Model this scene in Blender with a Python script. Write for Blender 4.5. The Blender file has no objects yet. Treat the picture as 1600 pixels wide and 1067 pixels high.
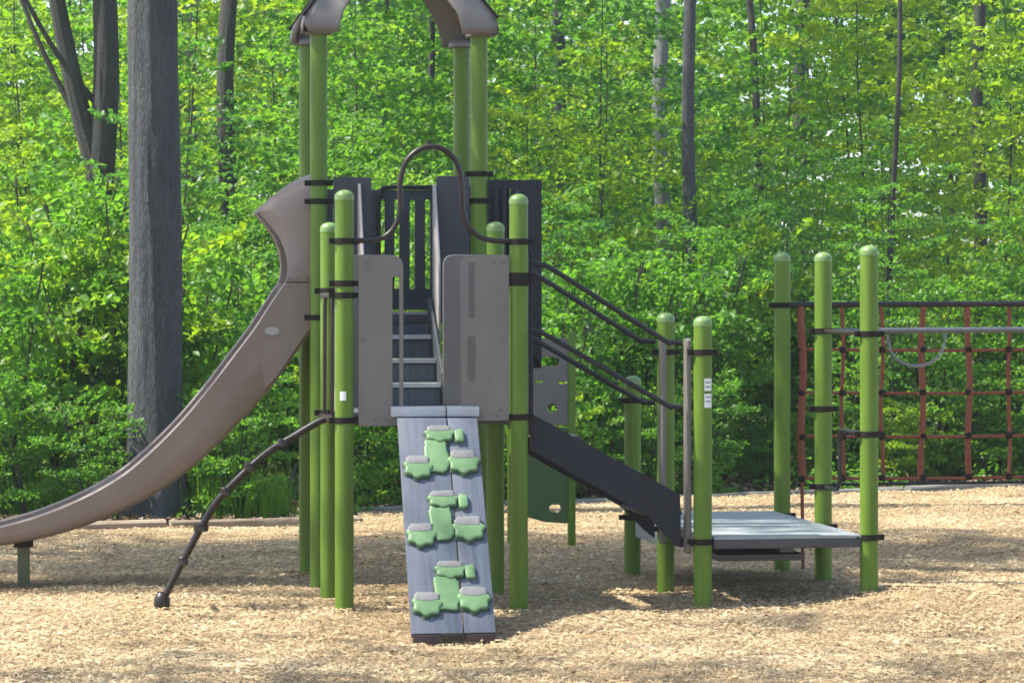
import bpy, bmesh, math, random
import numpy as np
from mathutils import Vector, Matrix, noise

random.seed(7)
SC = bpy.context.scene
COL = SC.collection
R = math.radians

# ------------------------------------------------------------------ camera
FPX = 4524.0                      # focal length in photo pixels (1600 wide)
YH = 479.0                        # horizon row
EYE = 2.05
AZ = math.atan(750.0 / FPX)       # view is turned right of the play structure's depth axis
FW = Vector((math.sin(AZ), math.cos(AZ)))
RT = Vector((math.cos(AZ), -math.sin(AZ)))
CXY = -(FW * 19.5 + RT * (-262.0 / FPX * 19.5))
cam_d = bpy.data.cameras.new('camera')
cam = bpy.data.objects.new('camera', cam_d)
COL.objects.link(cam)
cam.location = (CXY.x, CXY.y, EYE)
cam.rotation_euler = (R(90), 0, -AZ)
cam_d.sensor_width = 36
cam_d.lens = FPX / 1600 * 36
cam_d.shift_y = -(533.5 - YH) / 1600
cam_d.clip_start = 0.5
cam_d.clip_end = 2000
SC.camera = cam

# ------------------------------------------------------------------ sky, sun, exposure
SUN_H = (RT * -math.cos(R(-5)) + FW * math.sin(R(-5))).normalized()
SUN_EL = R(56)
w = bpy.data.worlds.new('World')
SC.world = w
w.use_nodes = True
nt = w.node_tree
nt.nodes.clear()
sky = nt.nodes.new('ShaderNodeTexSky')
sky.sky_type = 'NISHITA'
sky.sun_disc = False
sky.sun_elevation = SUN_EL
sky.sun_rotation = math.atan2(SUN_H.x, SUN_H.y)
sky.dust_density = 1.5
bg = nt.nodes.new('ShaderNodeBackground')
bg.inputs['Strength'].default_value = 0.15
wo = nt.nodes.new('ShaderNodeOutputWorld')
nt.links.new(sky.outputs[0], bg.inputs[0])
nt.links.new(bg.outputs[0], wo.inputs[0])
sun_d = bpy.data.lights.new('sun', 'SUN')
sun_d.energy = 5.0
sun_d.angle = R(0.6)
sun_d.color = (1.0, 0.95, 0.86)
sun = bpy.data.objects.new('sun', sun_d)
COL.objects.link(sun)
to_sun = Vector((SUN_H.x * math.cos(SUN_EL), SUN_H.y * math.cos(SUN_EL), math.sin(SUN_EL)))
sun.rotation_euler = to_sun.to_track_quat('Z', 'Y').to_euler()
sun.location = to_sun * 40
SC.view_settings.view_transform = 'Standard'
SC.view_settings.look = 'None'
SC.view_settings.gamma = 1
SC.view_settings.use_curve_mapping = False
SC.view_settings.exposure = 1.2
SC.cycles.max_bounces = 10
SC.cycles.transmission_bounces = 8
SC.cycles.diffuse_bounces = 6
SC.cycles.use_denoising = True
SC.cycles.sample_clamp_indirect = 6
SC.cycles.filter_width = 1.7


# ------------------------------------------------------------------ places
def ray(px):
    k = (px - 800.0) / FPX
    return Vector((FW.x + RT.x * k, FW.y + RT.y * k))


def P(px, py, Y):
    """point on the plane y = Y (a face of the play structure) in metres"""
    d = ray(px)
    lam = (Y - CXY.y) / d.y
    return Vector((CXY.x + lam * d.x, Y, EYE - (py - YH) / FPX * lam))


def G(px, dist, z=0.0):
    """point at a given distance in front of the camera"""
    d = ray(px)
    return Vector((CXY.x + dist * d.x, CXY.y + dist * d.y, z))


# ------------------------------------------------------------------ materials
def new_mat(name):
    m = bpy.data.materials.new(name)
    m.use_nodes = True
    n = m.node_tree
    n.nodes.clear()
    out = n.nodes.new('ShaderNodeOutputMaterial')
    b = n.nodes.new('ShaderNodeBsdfPrincipled')
    n.links.new(b.outputs[0], out.inputs[0])
    return m, n, b, out


def node(n, kind, **kw):
    x = n.nodes.new(kind)
    for k, v in kw.items():
        if k in x.inputs:
            x.inputs[k].default_value = v
        else:
            setattr(x, k, v)
    return x


def ramp(n, stops, fac):
    r = n.nodes.new('ShaderNodeValToRGB')
    e = r.color_ramp.elements
    while len(e) < len(stops):
        e.new(0.5)
    for i, (p, c) in enumerate(stops):
        e[i].position = p
        e[i].color = (*c, 1)
    n.links.new(fac, r.inputs[0])
    return r


def coord(n, scale=(1, 1, 1), out='Object'):
    tc = n.nodes.new('ShaderNodeTexCoord')
    mp = n.nodes.new('ShaderNodeMapping')
    mp.inputs['Scale'].default_value = scale
    n.links.new(tc.outputs[out], mp.inputs[0])
    return mp.outputs[0]


def surface(name, c, rough=0.45, var=0.18, scale=(6, 6, 6), bump=0.05, bscale=60, wear=None, metallic=0.0, spec=0.5):
    """painted or moulded surface: large stains, fine grain, faint relief"""
    m, n, b, out = new_mat(name)
    v = coord(n, scale)
    ns = node(n, 'ShaderNodeTexNoise', Scale=1.0, Detail=6.0, Roughness=0.65)
    n.links.new(v, ns.inputs['Vector'])
    lo = tuple(x * (1 - var) for x in c)
    hi = tuple(min(1, x * (1 + var)) for x in c)
    stops = [(0.3, lo), (0.7, hi)]
    if wear:
        stops.append((0.82, wear))
    r = ramp(n, stops, ns.outputs['Fac'])
    n.links.new(r.outputs[0], b.inputs['Base Color'])
    nr = node(n, 'ShaderNodeMapRange')
    nr.inputs['To Min'].default_value = max(0.05, rough - 0.12)
    nr.inputs['To Max'].default_value = min(1, rough + 0.15)
    n.links.new(ns.outputs['Fac'], nr.inputs[0])
    n.links.new(nr.outputs[0], b.inputs['Roughness'])
    n2 = node(n, 'ShaderNodeTexNoise', Scale=bscale, Detail=4.0)
    n.links.new(coord(n), n2.inputs['Vector'])
    bp = node(n, 'ShaderNodeBump', Strength=bump, Distance=0.01)
    n.links.new(n2.outputs['Fac'], bp.inputs['Height'])
    n.links.new(bp.outputs[0], b.inputs['Normal'])
    b.inputs['Metallic'].default_value = metallic
    b.inputs['Specular IOR Level'].default_value = spec
    return m


M = {}
M['post'] = surface('post_green_paint', (0.094, 0.166, 0.016), 0.42, 0.2, (14, 14, 2.5), 0.03, 40, wear=(0.15, 0.22, 0.05), spec=0.3)
M['cap'] = surface('cap_green_skylit', (0.14, 0.235, 0.065), 0.38, 0.12, (20, 20, 20), 0.05)  # lighter than the posts: sky reflection on the domes painted in
M['clamp'] = surface('clamp_dark_brown', (0.012, 0.009, 0.007), 0.6, 0.3, (30, 30, 30), 0.1, spec=0.2)
M['panel'] = surface('panel_taupe_plastic', (0.150, 0.134, 0.121), 0.5, 0.14, (4, 4, 1.5), 0.05, 120)
M['nosing'] = surface('nosing_pale_grey', (0.42, 0.43, 0.44), 0.5, 0.14, (9, 9, 9), 0.1)  # on the stair treads this pale tone paints sun on their edges
M['legolive'] = surface('leg_olive_paint', (0.075, 0.085, 0.028), 0.5, 0.2)
M['edge'] = surface('panel_edge_pale', (0.34, 0.31, 0.30), 0.45, 0.1, (4, 4, 4), 0.05)
M['slide'] = surface('slide_brown_plastic', (0.225, 0.176, 0.150), 0.36, 0.10, (2.2, 2.2, 2.2), 0.03, 60, spec=0.4)
M['navy'] = surface('stringer_slate_plastic', (0.015, 0.016, 0.024), 0.55, 0.2, (5, 5, 5), 0.08, spec=0.3)
M['slate'] = surface('barrier_grey_plastic', (0.050, 0.053, 0.062), 0.55, 0.2, (5, 5, 5), 0.08, spec=0.3)
M['pipe'] = surface('pipe_brown_coat', (0.020, 0.012, 0.010), 0.38, 0.3, (12, 12, 12), 0.08, spec=0.4)
M['blackpipe'] = surface('pipe_black_coat', (0.014, 0.014, 0.015), 0.4, 0.25, (12, 12, 12), 0.06, spec=0.35)
M['greypipe'] = surface('pipe_grey_galvanised', (0.12, 0.13, 0.138), 0.42, 0.15, (12, 12, 12), 0.06, metallic=0.5)
M['deck'] = surface('deck_grey_coating', (0.25, 0.272, 0.275), 0.55, 0.16, (7, 7, 7), 0.15, 140)
M['skirt'] = surface('deck_skirt_dark', (0.05, 0.05, 0.055), 0.5, 0.2, (7, 7, 7), 0.1)
M['plank'] = surface('plank_blue_grey_plastic', (0.084, 0.098, 0.126), 0.55, 0.28, (34, 1.6, 1.6), 0.12, 90)
M['hold'] = surface('foothold_green_plastic', (0.115, 0.215, 0.092), 0.5, 0.12, (10, 10, 10), 0.12)
M['holdshade'] = surface('foothold_painted_shade_green', (0.022, 0.045, 0.026), 0.6, 0.2)  # dark rim that paints the shadow outline round each foothold
M['holdtop'] = surface('foothold_worn_tread', (0.165, 0.165, 0.16), 0.65, 0.15, (14, 14, 14), 0.2)
M['foot'] = surface('plank_foot_brown', (0.040, 0.022, 0.018), 0.6, 0.2)
M['playgreen'] = surface('play_panel_dark_green', (0.050, 0.100, 0.022), 0.5, 0.15, (4, 4, 4), 0.05)
M['sticker'] = surface('sticker_white', (0.72, 0.73, 0.72), 0.4, 0.05)
M['inksmudge'] = surface('sticker_print', (0.20, 0.24, 0.22), 0.5, 0.3)
M['rope'] = surface('rope_orange', (0.20, 0.055, 0.024), 0.75, 0.25, (40, 40, 40), 0.6, 220)
M['chain'] = surface('chain_steel', (0.24, 0.245, 0.25), 0.45, 0.15, (40, 40, 40), 0.1, metallic=0.7)
M['timber'] = surface('timber_weathered', (0.25, 0.195, 0.135), 0.85, 0.35, (2, 14, 14), 0.6, 40)
M['timber2'] = surface('timber_grey_weathered', (0.17, 0.165, 0.14), 0.85, 0.35, (2, 14, 14), 0.6, 40)


def bark(name, dark, light, scale=1.0):
    m, n, b, out = new_mat(name)
    v = coord(n, (19 * scale, 19 * scale, 3.4 * scale))
    a = node(n, 'ShaderNodeTexNoise', Scale=1.6, Detail=8.0, Roughness=0.7, Distortion=0.6)
    n.links.new(v, a.inputs['Vector'])
    vo = node(n, 'ShaderNodeTexVoronoi', Scale=2.6, feature='DISTANCE_TO_EDGE')
    n.links.new(v, vo.inputs['Vector'])
    mx = node(n, 'ShaderNodeMath', operation='MULTIPLY')
    vr = node(n, 'ShaderNodeMapRange')
    vr.inputs['From Max'].default_value = 0.25
    vr.inputs['To Min'].default_value = 0.62
    n.links.new(vo.outputs['Distance'], vr.inputs[0])
    n.links.new(vr.outputs[0], mx.inputs[0])
    n.links.new(a.outputs['Fac'], mx.inputs[1])
    r = ramp(n, [(0.12, dark), (0.6, light)], mx.outputs[0])
    # pale lichen patches
    l = node(n, 'ShaderNodeTexNoise', Scale=2.3, Detail=5.0)
    n.links.new(coord(n, (1, 1, 0.5)), l.inputs['Vector'])
    lr = node(n, 'ShaderNodeMapRange')
    lr.inputs['From Min'].default_value = 0.52
    lr.inputs['From Max'].default_value = 0.72
    n.links.new(l.outputs['Fac'], lr.inputs[0])
    mixc = node(n, 'ShaderNodeMix', data_type='RGBA')
    ml = node(n, 'ShaderNodeMath', operation='MULTIPLY')
    ml.inputs[1].default_value = 0.5
    n.links.new(lr.outputs[0], ml.inputs[0])
    n.links.new(ml.outputs[0], mixc.inputs[0])
    n.links.new(r.outputs[0], mixc.inputs[6])
    mixc.inputs[7].default_value = (light[0] * 1.25, light[1] * 1.32, light[2] * 1.2, 1)
    n.links.new(mixc.outputs[2], b.inputs['Base Color'])
    b.inputs['Roughness'].default_value = 0.92
    bp = node(n, 'ShaderNodeBump', Strength=1.0, Distance=0.03)
    n.links.new(mx.outputs[0], bp.inputs['Height'])
    n.links.new(bp.outputs[0], b.inputs['Normal'])
    return m


M['bark_grey'] = bark('bark_grey', (0.018, 0.020, 0.023), (0.088, 0.093, 0.099))
M['bark_dark'] = bark('bark_dark', (0.020, 0.019, 0.017), (0.068, 0.066, 0.060), 1.3)
M['bark_pale'] = bark('bark_pale', (0.11, 0.115, 0.11), (0.28, 0.285, 0.27), 1.5)


def leaf_mat(name, cols, trans=0.45, tcol=None, gloss=0.42):
    """leaf blade: colour varies leaf by leaf (face attribute) and plant by plant"""
    m, n, b, out = new_mat(name)
    at = node(n, 'ShaderNodeAttribute', attribute_name='tint')
    oi = n.nodes.new('ShaderNodeObjectInfo')
    ad = node(n, 'ShaderNodeMath', operation='MULTIPLY_ADD')
    ad.inputs[1].default_value = 0.36
    n.links.new(oi.outputs['Random'], ad.inputs[0])
    md = node(n, 'ShaderNodeMath', operation='MULTIPLY')
    md.inputs[1].default_value = 0.64
    n.links.new(at.outputs['Fac'], md.inputs[0])
    n.links.new(md.outputs[0], ad.inputs[2])
    r = ramp(n, [(i / (len(cols) - 1), c) for i, c in enumerate(cols)], ad.outputs[0])
    n.links.new(r.outputs[0], b.inputs['Base Color'])
    b.inputs['Roughness'].default_value = gloss
    b.inputs['Specular IOR Level'].default_value = 0.35
    t = n.nodes.new('ShaderNodeBsdfTranslucent')
    g = node(n, 'ShaderNodeMix', data_type='RGBA', blend_type='MULTIPLY')
    g.inputs[0].default_value = 1
    n.links.new(r.outputs[0], g.inputs[6])
    g.inputs[7].default_value = (*(tcol or (1.75, 1.8, 0.62)), 1)
    n.links.new(g.outputs[2], t.inputs[0])
    mx = n.nodes.new('ShaderNodeMixShader')
    mx.inputs[0].default_value = trans
    n.links.new(b.outputs[0], mx.inputs[1])
    n.links.new(t.outputs[0], mx.inputs[2])
    n.links.new(mx.outputs[0], out.inputs[0])
    return m


M['leaf'] = leaf_mat('leaf_spring_green', [(0.060, 0.150, 0.028), (0.085, 0.210, 0.032), (0.12, 0.255, 0.038), (0.19, 0.31, 0.045)], 0.55)
M['leaf_blue'] = leaf_mat('leaf_deep_green', [(0.045, 0.130, 0.038), (0.065, 0.175, 0.040), (0.09, 0.215, 0.04), (0.13, 0.25, 0.045)], 0.52)
M['leaf_yellow'] = leaf_mat('leaf_yellow_green', [(0.085, 0.185, 0.02), (0.14, 0.25, 0.022), (0.21, 0.31, 0.028), (0.30, 0.36, 0.04)], 0.55)
M['grass'] = leaf_mat('grass_blade', [(0.10, 0.24, 0.03), (0.16, 0.32, 0.035), (0.24, 0.40, 0.04)], 0.5)


def mulch_mat(name, chip=False):
    m, n, b, out = new_mat(name)
    if chip:
        at = node(n, 'ShaderNodeAttribute', attribute_name='tint')
        r = ramp(n, [(0.0, (0.185, 0.120, 0.060)), (0.3, (0.32, 0.228, 0.122)), (0.65, (0.43, 0.325, 0.185)), (1.0, (0.60, 0.485, 0.305))], at.outputs['Fac'])
        n.links.new(r.outputs[0], b.inputs['Base Color'])
    else:
        big = node(n, 'ShaderNodeTexNoise', Scale=0.9, Detail=5.0)
        n.links.new(coord(n), big.inputs['Vector'])
        fine = node(n, 'ShaderNodeTexVoronoi', Scale=34.0, Randomness=1.0)
        dn = node(n, 'ShaderNodeTexNoise', Scale=18.0, Detail=6.0)
        n.links.new(coord(n), dn.inputs['Vector'])
        mixv = node(n, 'ShaderNodeMix', data_type='RGBA')
        mixv.inputs[0].default_value = 0.08
        n.links.new(coord(n, (1, 2.2, 1)), mixv.inputs[6])
        n.links.new(dn.outputs['Color'], mixv.inputs[7])
        n.links.new(mixv.outputs[2], fine.inputs['Vector'])
        r = ramp(n, [(0.0, (0.19, 0.125, 0.066)), (0.45, (0.33, 0.238, 0.130)), (1.0, (0.45, 0.345, 0.205))], fine.outputs['Color'])
        r2 = ramp(n, [(0.35, (0.72, 0.70, 0.68)), (0.65, (1.05, 1.03, 1.0))], big.outputs['Fac'])
        g = node(n, 'ShaderNodeMix', data_type='RGBA', blend_type='MULTIPLY')
        g.inputs[0].default_value = 1
        n.links.new(r.outputs[0], g.inputs[6])
        n.links.new(r2.outputs[0], g.inputs[7])
        n.links.new(g.outputs[2], b.inputs['Base Color'])
        bp = node(n, 'ShaderNodeBump', Strength=0.8, Distance=0.02)
        n.links.new(fine.outputs['Distance'], bp.inputs['Height'])
        n.links.new(bp.outputs[0], b.inputs['Normal'])
    b.inputs['Roughness'].default_value = 0.9
    b.inputs['Specular IOR Level'].default_value = 0.25
    return m


M['mulch'] = mulch_mat('wood_mulch')
M['chip'] = mulch_mat('wood_chip', True)


def floor_mat():
    m, n, b, out = new_mat('forest_floor')
    a = node(n, 'ShaderNodeTexNoise', Scale=1.3, Detail=8.0, Roughness=0.7)
    n.links.new(coord(n), a.inputs['Vector'])
    v = node(n, 'ShaderNodeTexVoronoi', Scale=16.0)
    n.links.new(coord(n), v.inputs['Vector'])
    r = ramp(n, [(0.3, (0.075, 0.055, 0.035)), (0.5, (0.15, 0.115, 0.075)), (0.62, (0.07, 0.10, 0.03)), (0.75, (0.20, 0.155, 0.105))], a.outputs['Fac'])
    g = node(n, 'ShaderNodeMix', data_type='RGBA', blend_type='MULTIPLY')
    g.inputs[0].default_value = 0.5
    n.links.new(r.outputs[0], g.inputs[6])
    n.links.new(v.outputs['Color'], g.inputs[7])
    n.links.new(g.outputs[2], b.inputs['Base Color'])
    b.inputs['Roughness'].default_value = 0.95
    bp = node(n, 'ShaderNodeBump', Strength=0.6, Distance=0.04)
    n.links.new(v.outputs['Distance'], bp.inputs['Height'])
    n.links.new(bp.outputs[0], b.inputs['Normal'])
    return m


M['floor'] = floor_mat()


# ------------------------------------------------------------------ object helpers
def tag(o, label=None, cat=None, group=None, kind=None):
    if label:
        o['label'] = label
    if cat:
        o['category'] = cat
    if group:
        o['group'] = group
    if kind:
        o['kind'] = kind
    return o


def empty(name, loc=(0, 0, 0), rz=0.0, parent=None):
    o = bpy.data.objects.new(name, None)
    COL.objects.link(o)
    o.location = loc
    o.rotation_euler = (0, 0, rz)
    o.parent = parent
    o.empty_display_size = 0.2
    return o


def link(name, me, mat=None, parent=None, loc=(0, 0, 0)):
    o = bpy.data.objects.new(name, me)
    COL.objects.link(o)
    if mat is not None and not me.materials:
        me.materials.append(M[mat])
    o.parent = parent
    o.location = loc
    return o


class MB:
    def __init__(self):
        self.v, self.f = [], []

    def add(self, vs, fs):
        k = len(self.v)
        self.v += [tuple(x) for x in vs]
        self.f += [tuple(i + k for i in f) for f in fs]
        return self

    def box(self, a, b):
        (x0, y0, z0), (x1, y1, z1) = a, b
        return self.add([(x0, y0, z0), (x1, y0, z0), (x1, y1, z0), (x0, y1, z0), (x0, y0, z1), (x1, y0, z1), (x1, y1, z1), (x0, y1, z1)],
                        [(0, 3, 2, 1), (4, 5, 6, 7), (0, 1, 5, 4), (1, 2, 6, 5), (2, 3, 7, 6), (3, 0, 4, 7)])

    def tube(self, pts, rad, seg=10, caps=True):
        pts = [Vector(p) for p in pts]
        n = len(pts)
        if not hasattr(rad, '__len__'):
            rad = [rad] * n
        t0 = (pts[1] - pts[0]).normalized()
        u = t0.orthogonal().normalized()
        vs, fs = [], []
        for i, p in enumerate(pts):
            t = (pts[min(i + 1, n - 1)] - pts[max(i - 1, 0)]).normalized()
            u = (u - t * u.dot(t))
            u = u.normalized() if u.length > 1e-6 else t.orthogonal().normalized()
            b = t.cross(u)
            for s in range(seg):
                a = 2 * math.pi * s / seg
                vs.append(p + (u * math.cos(a) + b * math.sin(a)) * rad[i])
        for i in range(n - 1):
            for s in range(seg):
                s2 = (s + 1) % seg
                fs.append((i * seg + s, i * seg + s2, (i + 1) * seg + s2, (i + 1) * seg + s))
        if caps:
            fs.append(tuple(range(seg - 1, -1, -1)))
            fs.append(tuple((n - 1) * seg + s for s in range(seg)))
        return self.add(vs, fs)

    def lathe(self, prof, seg=24, c=(0, 0, 0)):
        vs, fs = [], []
        for r, z in prof:
            for s in range(seg):
                a = 2 * math.pi * s / seg
                vs.append((c[0] + r * math.cos(a), c[1] + r * math.sin(a), c[2] + z))
        n = len(prof)
        for i in range(n - 1):
            for s in range(seg):
                s2 = (s + 1) % seg
                fs.append((i * seg + s, i * seg + s2, (i + 1) * seg + s2, (i + 1) * seg + s))
        fs.append(tuple(range(seg - 1, -1, -1)))
        fs.append(tuple((n - 1) * seg + s for s in range(seg)))
        return self.add(vs, fs)

    def mesh(self, name, bevel=0.0, smooth=True, angle=35):
        me = bpy.data.meshes.new(name)
        me.from_pydata(self.v, [], self.f)
        if bevel:
            bm = bmesh.new()
            bm.from_mesh(me)
            es = [e for e in bm.edges if e.is_manifold and e.calc_face_angle(0) > R(30)]
            bmesh.ops.bevel(bm, geom=es, offset=bevel, segments=2, affect='EDGES', profile=0.6)
            bm.to_mesh(me)
            bm.free()
        me.update()
        if smooth:
            me.shade_smooth()
            me.set_sharp_from_angle(angle=R(angle))
        return me

    def obj(self, name, mat, parent=None, loc=(0, 0, 0), bevel=0.0, smooth=True):
        return link(name, self.mesh(name, bevel, smooth), mat, parent, loc)


def smooth_path(pts, n=8):
    """Catmull-Rom through the points"""
    pts = [Vector(p) for p in pts]
    q = [pts[0] * 2 - pts[1]] + pts + [pts[-1] * 2 - pts[-2]]
    out = []
    for i in range(1, len(q) - 2):
        a, b, c, d = q[i - 1:i + 3]
        for k in range(n):
            t = k / n
            out.append(0.5 * ((2 * b) + (c - a) * t + (2 * a - 5 * b + 4 * c - d) * t * t + (3 * b - a - 3 * c + d) * t ** 3))
    out.append(pts[-1])
    return out


def rounded(poly, rad, seg=5):
    """round the corners of a 2D polygon; rad: one radius or one per corner"""
    n = len(poly)
    out = []
    for i in range(n):
        p = Vector(poly[i])
        r = rad[i] if hasattr(rad, '__len__') else rad
        a = Vector(poly[i - 1]) - p
        b = Vector(poly[(i + 1) % n]) - p
        r = min(r, a.length * 0.49, b.length * 0.49)
        if r < 1e-4:
            out.append(tuple(p))
            continue
        a, b = p + a.normalized() * r, p + b.normalized() * r
        for k in range(seg + 1):
            t = k / seg
            out.append(tuple(a * (1 - t) ** 2 + p * 2 * t * (1 - t) + b * t * t))
    return out


def rect(x0, y0, x1, y1):
    return [(x0, y0), (x1, y0), (x1, y1), (x0, y1)]


def slot(x0, y0, x1, y1):
    return rounded(rect(x0, y0, x1, y1), min(abs(x1 - x0), abs(y1 - y0)) * 0.5, 5)


def plate(name, mat, parent, outline, holes=(), th=0.02, origin=(0, 0, 0), u=(1, 0, 0), v=(0, 0, 1), bevel=0.004):
    """board cut from sheet with real openings; outline in metres along u, v"""
    cu = bpy.data.curves.new(name, 'CURVE')
    cu.dimensions = '2D'
    cu.fill_mode = 'BOTH'
    cu.extrude = th / 2 - bevel
    cu.bevel_depth = bevel
    cu.bevel_resolution = 1
    cu.offset = -bevel
    for loop in [outline, *holes]:
        sp = cu.splines.new('POLY')
        sp.points.add(len(loop) - 1)
        for i, q in enumerate(loop):
            sp.points[i].co = (q[0], q[1], 0, 1)
        sp.use_cyclic_u = True
    tmp = bpy.data.objects.new('tmp', cu)
    COL.objects.link(tmp)
    dg = bpy.context.evaluated_depsgraph_get()
    me = bpy.data.meshes.new_from_object(tmp.evaluated_get(dg))
    bpy.data.objects.remove(tmp)
    bpy.data.curves.remove(cu)
    me.name = name
    u, v = Vector(u), Vector(v)
    nrm = u.cross(v)
    mt = Matrix((( u.x, v.x, nrm.x, origin[0]), (u.y, v.y, nrm.y, origin[1]), (u.z, v.z, nrm.z, origin[2]), (0, 0, 0, 1)))
    me.transform(mt)
    me.materials.clear()
    me.shade_smooth()
    me.set_sharp_from_angle(angle=R(40))
    return link(name, me, mat, parent)


def fast_mesh(name, verts, faces, tint=None, smooth=False):
    """numpy arrays (N,3) and (F,k) to a mesh"""
    me = bpy.data.meshes.new(name)
    k = faces.shape[1]
    me.vertices.add(len(verts))
    me.vertices.foreach_set('co', verts.astype(np.float32).ravel())
    me.loops.add(faces.size)
    me.loops.foreach_set('vertex_index', faces.astype(np.int32).ravel())
    me.polygons.add(len(faces))
    me.polygons.foreach_set('loop_start', np.arange(0, faces.size, k, dtype=np.int32))
    if tint is not None:
        at = me.attributes.new('tint', 'FLOAT', 'FACE')
        at.data.foreach_set('value', tint.astype(np.float32))
    me.update(calc_edges=True)
    if smooth:
        me.shade_smooth()
    return me


def nrmz(a):
    return a / np.maximum(np.linalg.norm(a, axis=1, keepdims=True), 1e-9)


def leaf_mesh(name, pos, size, rng, tilt=0.8, tint=None, aspect=0.66):
    n = len(pos)
    up = np.zeros((n, 3))
    up[:, 2] = 1
    nr = nrmz(up + rng.normal(0, tilt, (n, 3)))
    t = nrmz(np.cross(nr, rng.normal(0, 1, (n, 3))))
    b = np.cross(nr, t)
    s = (size * rng.uniform(0.7, 1.3, n))[:, None]
    base = pos - t * s * 0.5
    tip = pos + t * s * 0.5 - nr * s * 0.10
    mid = pos - t * s * 0.05
    l = mid + b * s * aspect * 0.5 + nr * s * 0.10
    r = mid - b * s * aspect * 0.5 + nr * s * 0.10
    verts = np.stack([base, l, tip, r], 1).reshape(-1, 3)
    k = np.arange(n)[:, None] * 4
    faces = np.concatenate([k + np.array([[0, 2, 1]]), k + np.array([[0, 3, 2]])], 1).reshape(-1, 3)
    if tint is None:
        tint = rng.uniform(0, 1, n)
    return fast_mesh(name, verts, faces, np.repeat(tint, 2))


# ------------------------------------------------------------------ ground
BORDER = [(-40, 5.5), (-3.2, 7.35), (1.05, 8.0), (1.1, 9.3), (4.3, 10.35), (7.5, 11.6), (12, 13.2), (40, 22)]


def border_y(x):
    for (x0, y0), (x1, y1) in zip(BORDER, BORDER[1:]):
        if x <= x1:
            return y0 + (y1 - y0) * (x - x0) / (x1 - x0)
    return BORDER[-1][1]


POST_XY = [(0, 0), (1.19, 0), (0, 1.0), (1.19, 1.0), (0, 1.77), (1.19, 1.77), (0, 2.65), (1.19, 2.65), (2.474, 0), (3.657, 0), (2.474, 1.18), (3.657, 1.18), (2.474, 2.36), (3.657, 2.36)]


def mulch_z(x, y):
    z = 0.030 * noise.noise(Vector((x * 0.55, y * 0.55, 0.3))) + 0.020 * noise.noise(Vector((x * 1.7, y * 1.7, 4.3)))
    z += 0.085 * math.exp(-((x - 4.0) ** 2 / 0.35 + (y + 0.1) ** 2 / 0.6))
    z += 0.05 * math.exp(-((x - 6.0) ** 2 / 4.0 + (y - 9) ** 2 / 5.0))
    if -0.4 < x < 4.1 and -0.5 < y < 3.1:
        for i_, (px_, py_) in enumerate(POST_XY):
            d2 = (x - px_) ** 2 + (y - py_) ** 2
            if d2 < 0.16:
                z += 0.022 * math.sin(i_ * 2.3 + 1) * math.exp(-d2 / 0.03)
    t = min(1, max(0, (-0.3 - y) / 1.2))
    z -= 0.05 * t * t * (3 - 2 * t)
    z -= 0.045 * math.exp(-((x - 0.6) ** 2 / 0.25 + (y + 1.15) ** 2 / 0.2))
    return z


# one wide sheet of earth below everything
gv, gf = [], []
gx = [-900, -300, -100] + list(np.linspace(-60, 60, 61)) + [100, 300, 900]
gy = [-300, -100, -40] + list(np.linspace(-30, 120, 76)) + [200, 400, 900]
for j, y in enumerate(gy):
    for i, x in enumerate(gx):
        z = -0.07 + 0.06 * noise.noise(Vector((x * 0.21, y * 0.21, 9)))
        z += max(0, y - 16) * 0.012 if y < 120 else 1.25
        if y < border_y(x) + 0.5:
            z = -0.16
        gv.append((x, y, z))
nx = len(gx)
for j in range(len(gy) - 1):
    for i in range(nx - 1):
        gf.append((j * nx + i, j * nx + i + 1, (j + 1) * nx + i + 1, (j + 1) * nx + i))
g = MB().add(gv, gf).obj('ground', 'floor')
tag(g, kind='structure')

# the mulch bed
mv, mf = [], []
NX, NY = 230, 300
xs = np.linspace(-13, 15, NX)
for j in range(NY):
    for i in range(NX):
        x = xs[i]
        t = j / (NY - 1)
        y = -23 + (border_y(x) + 23) * t
        mv.append((x, y, mulch_z(x, y) - 0.008 + 0.012 * noise.noise(Vector((x * 7, y * 7, 1.1)))))
for j in range(NY - 1):
    for i in range(NX - 1):
        mf.append((j * NX + i, j * NX + i + 1, (j + 1) * NX + i + 1, (j + 1) * NX + i))
tag(MB().add(mv, mf).obj('mulch_bed', 'mulch'), kind='structure')


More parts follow.
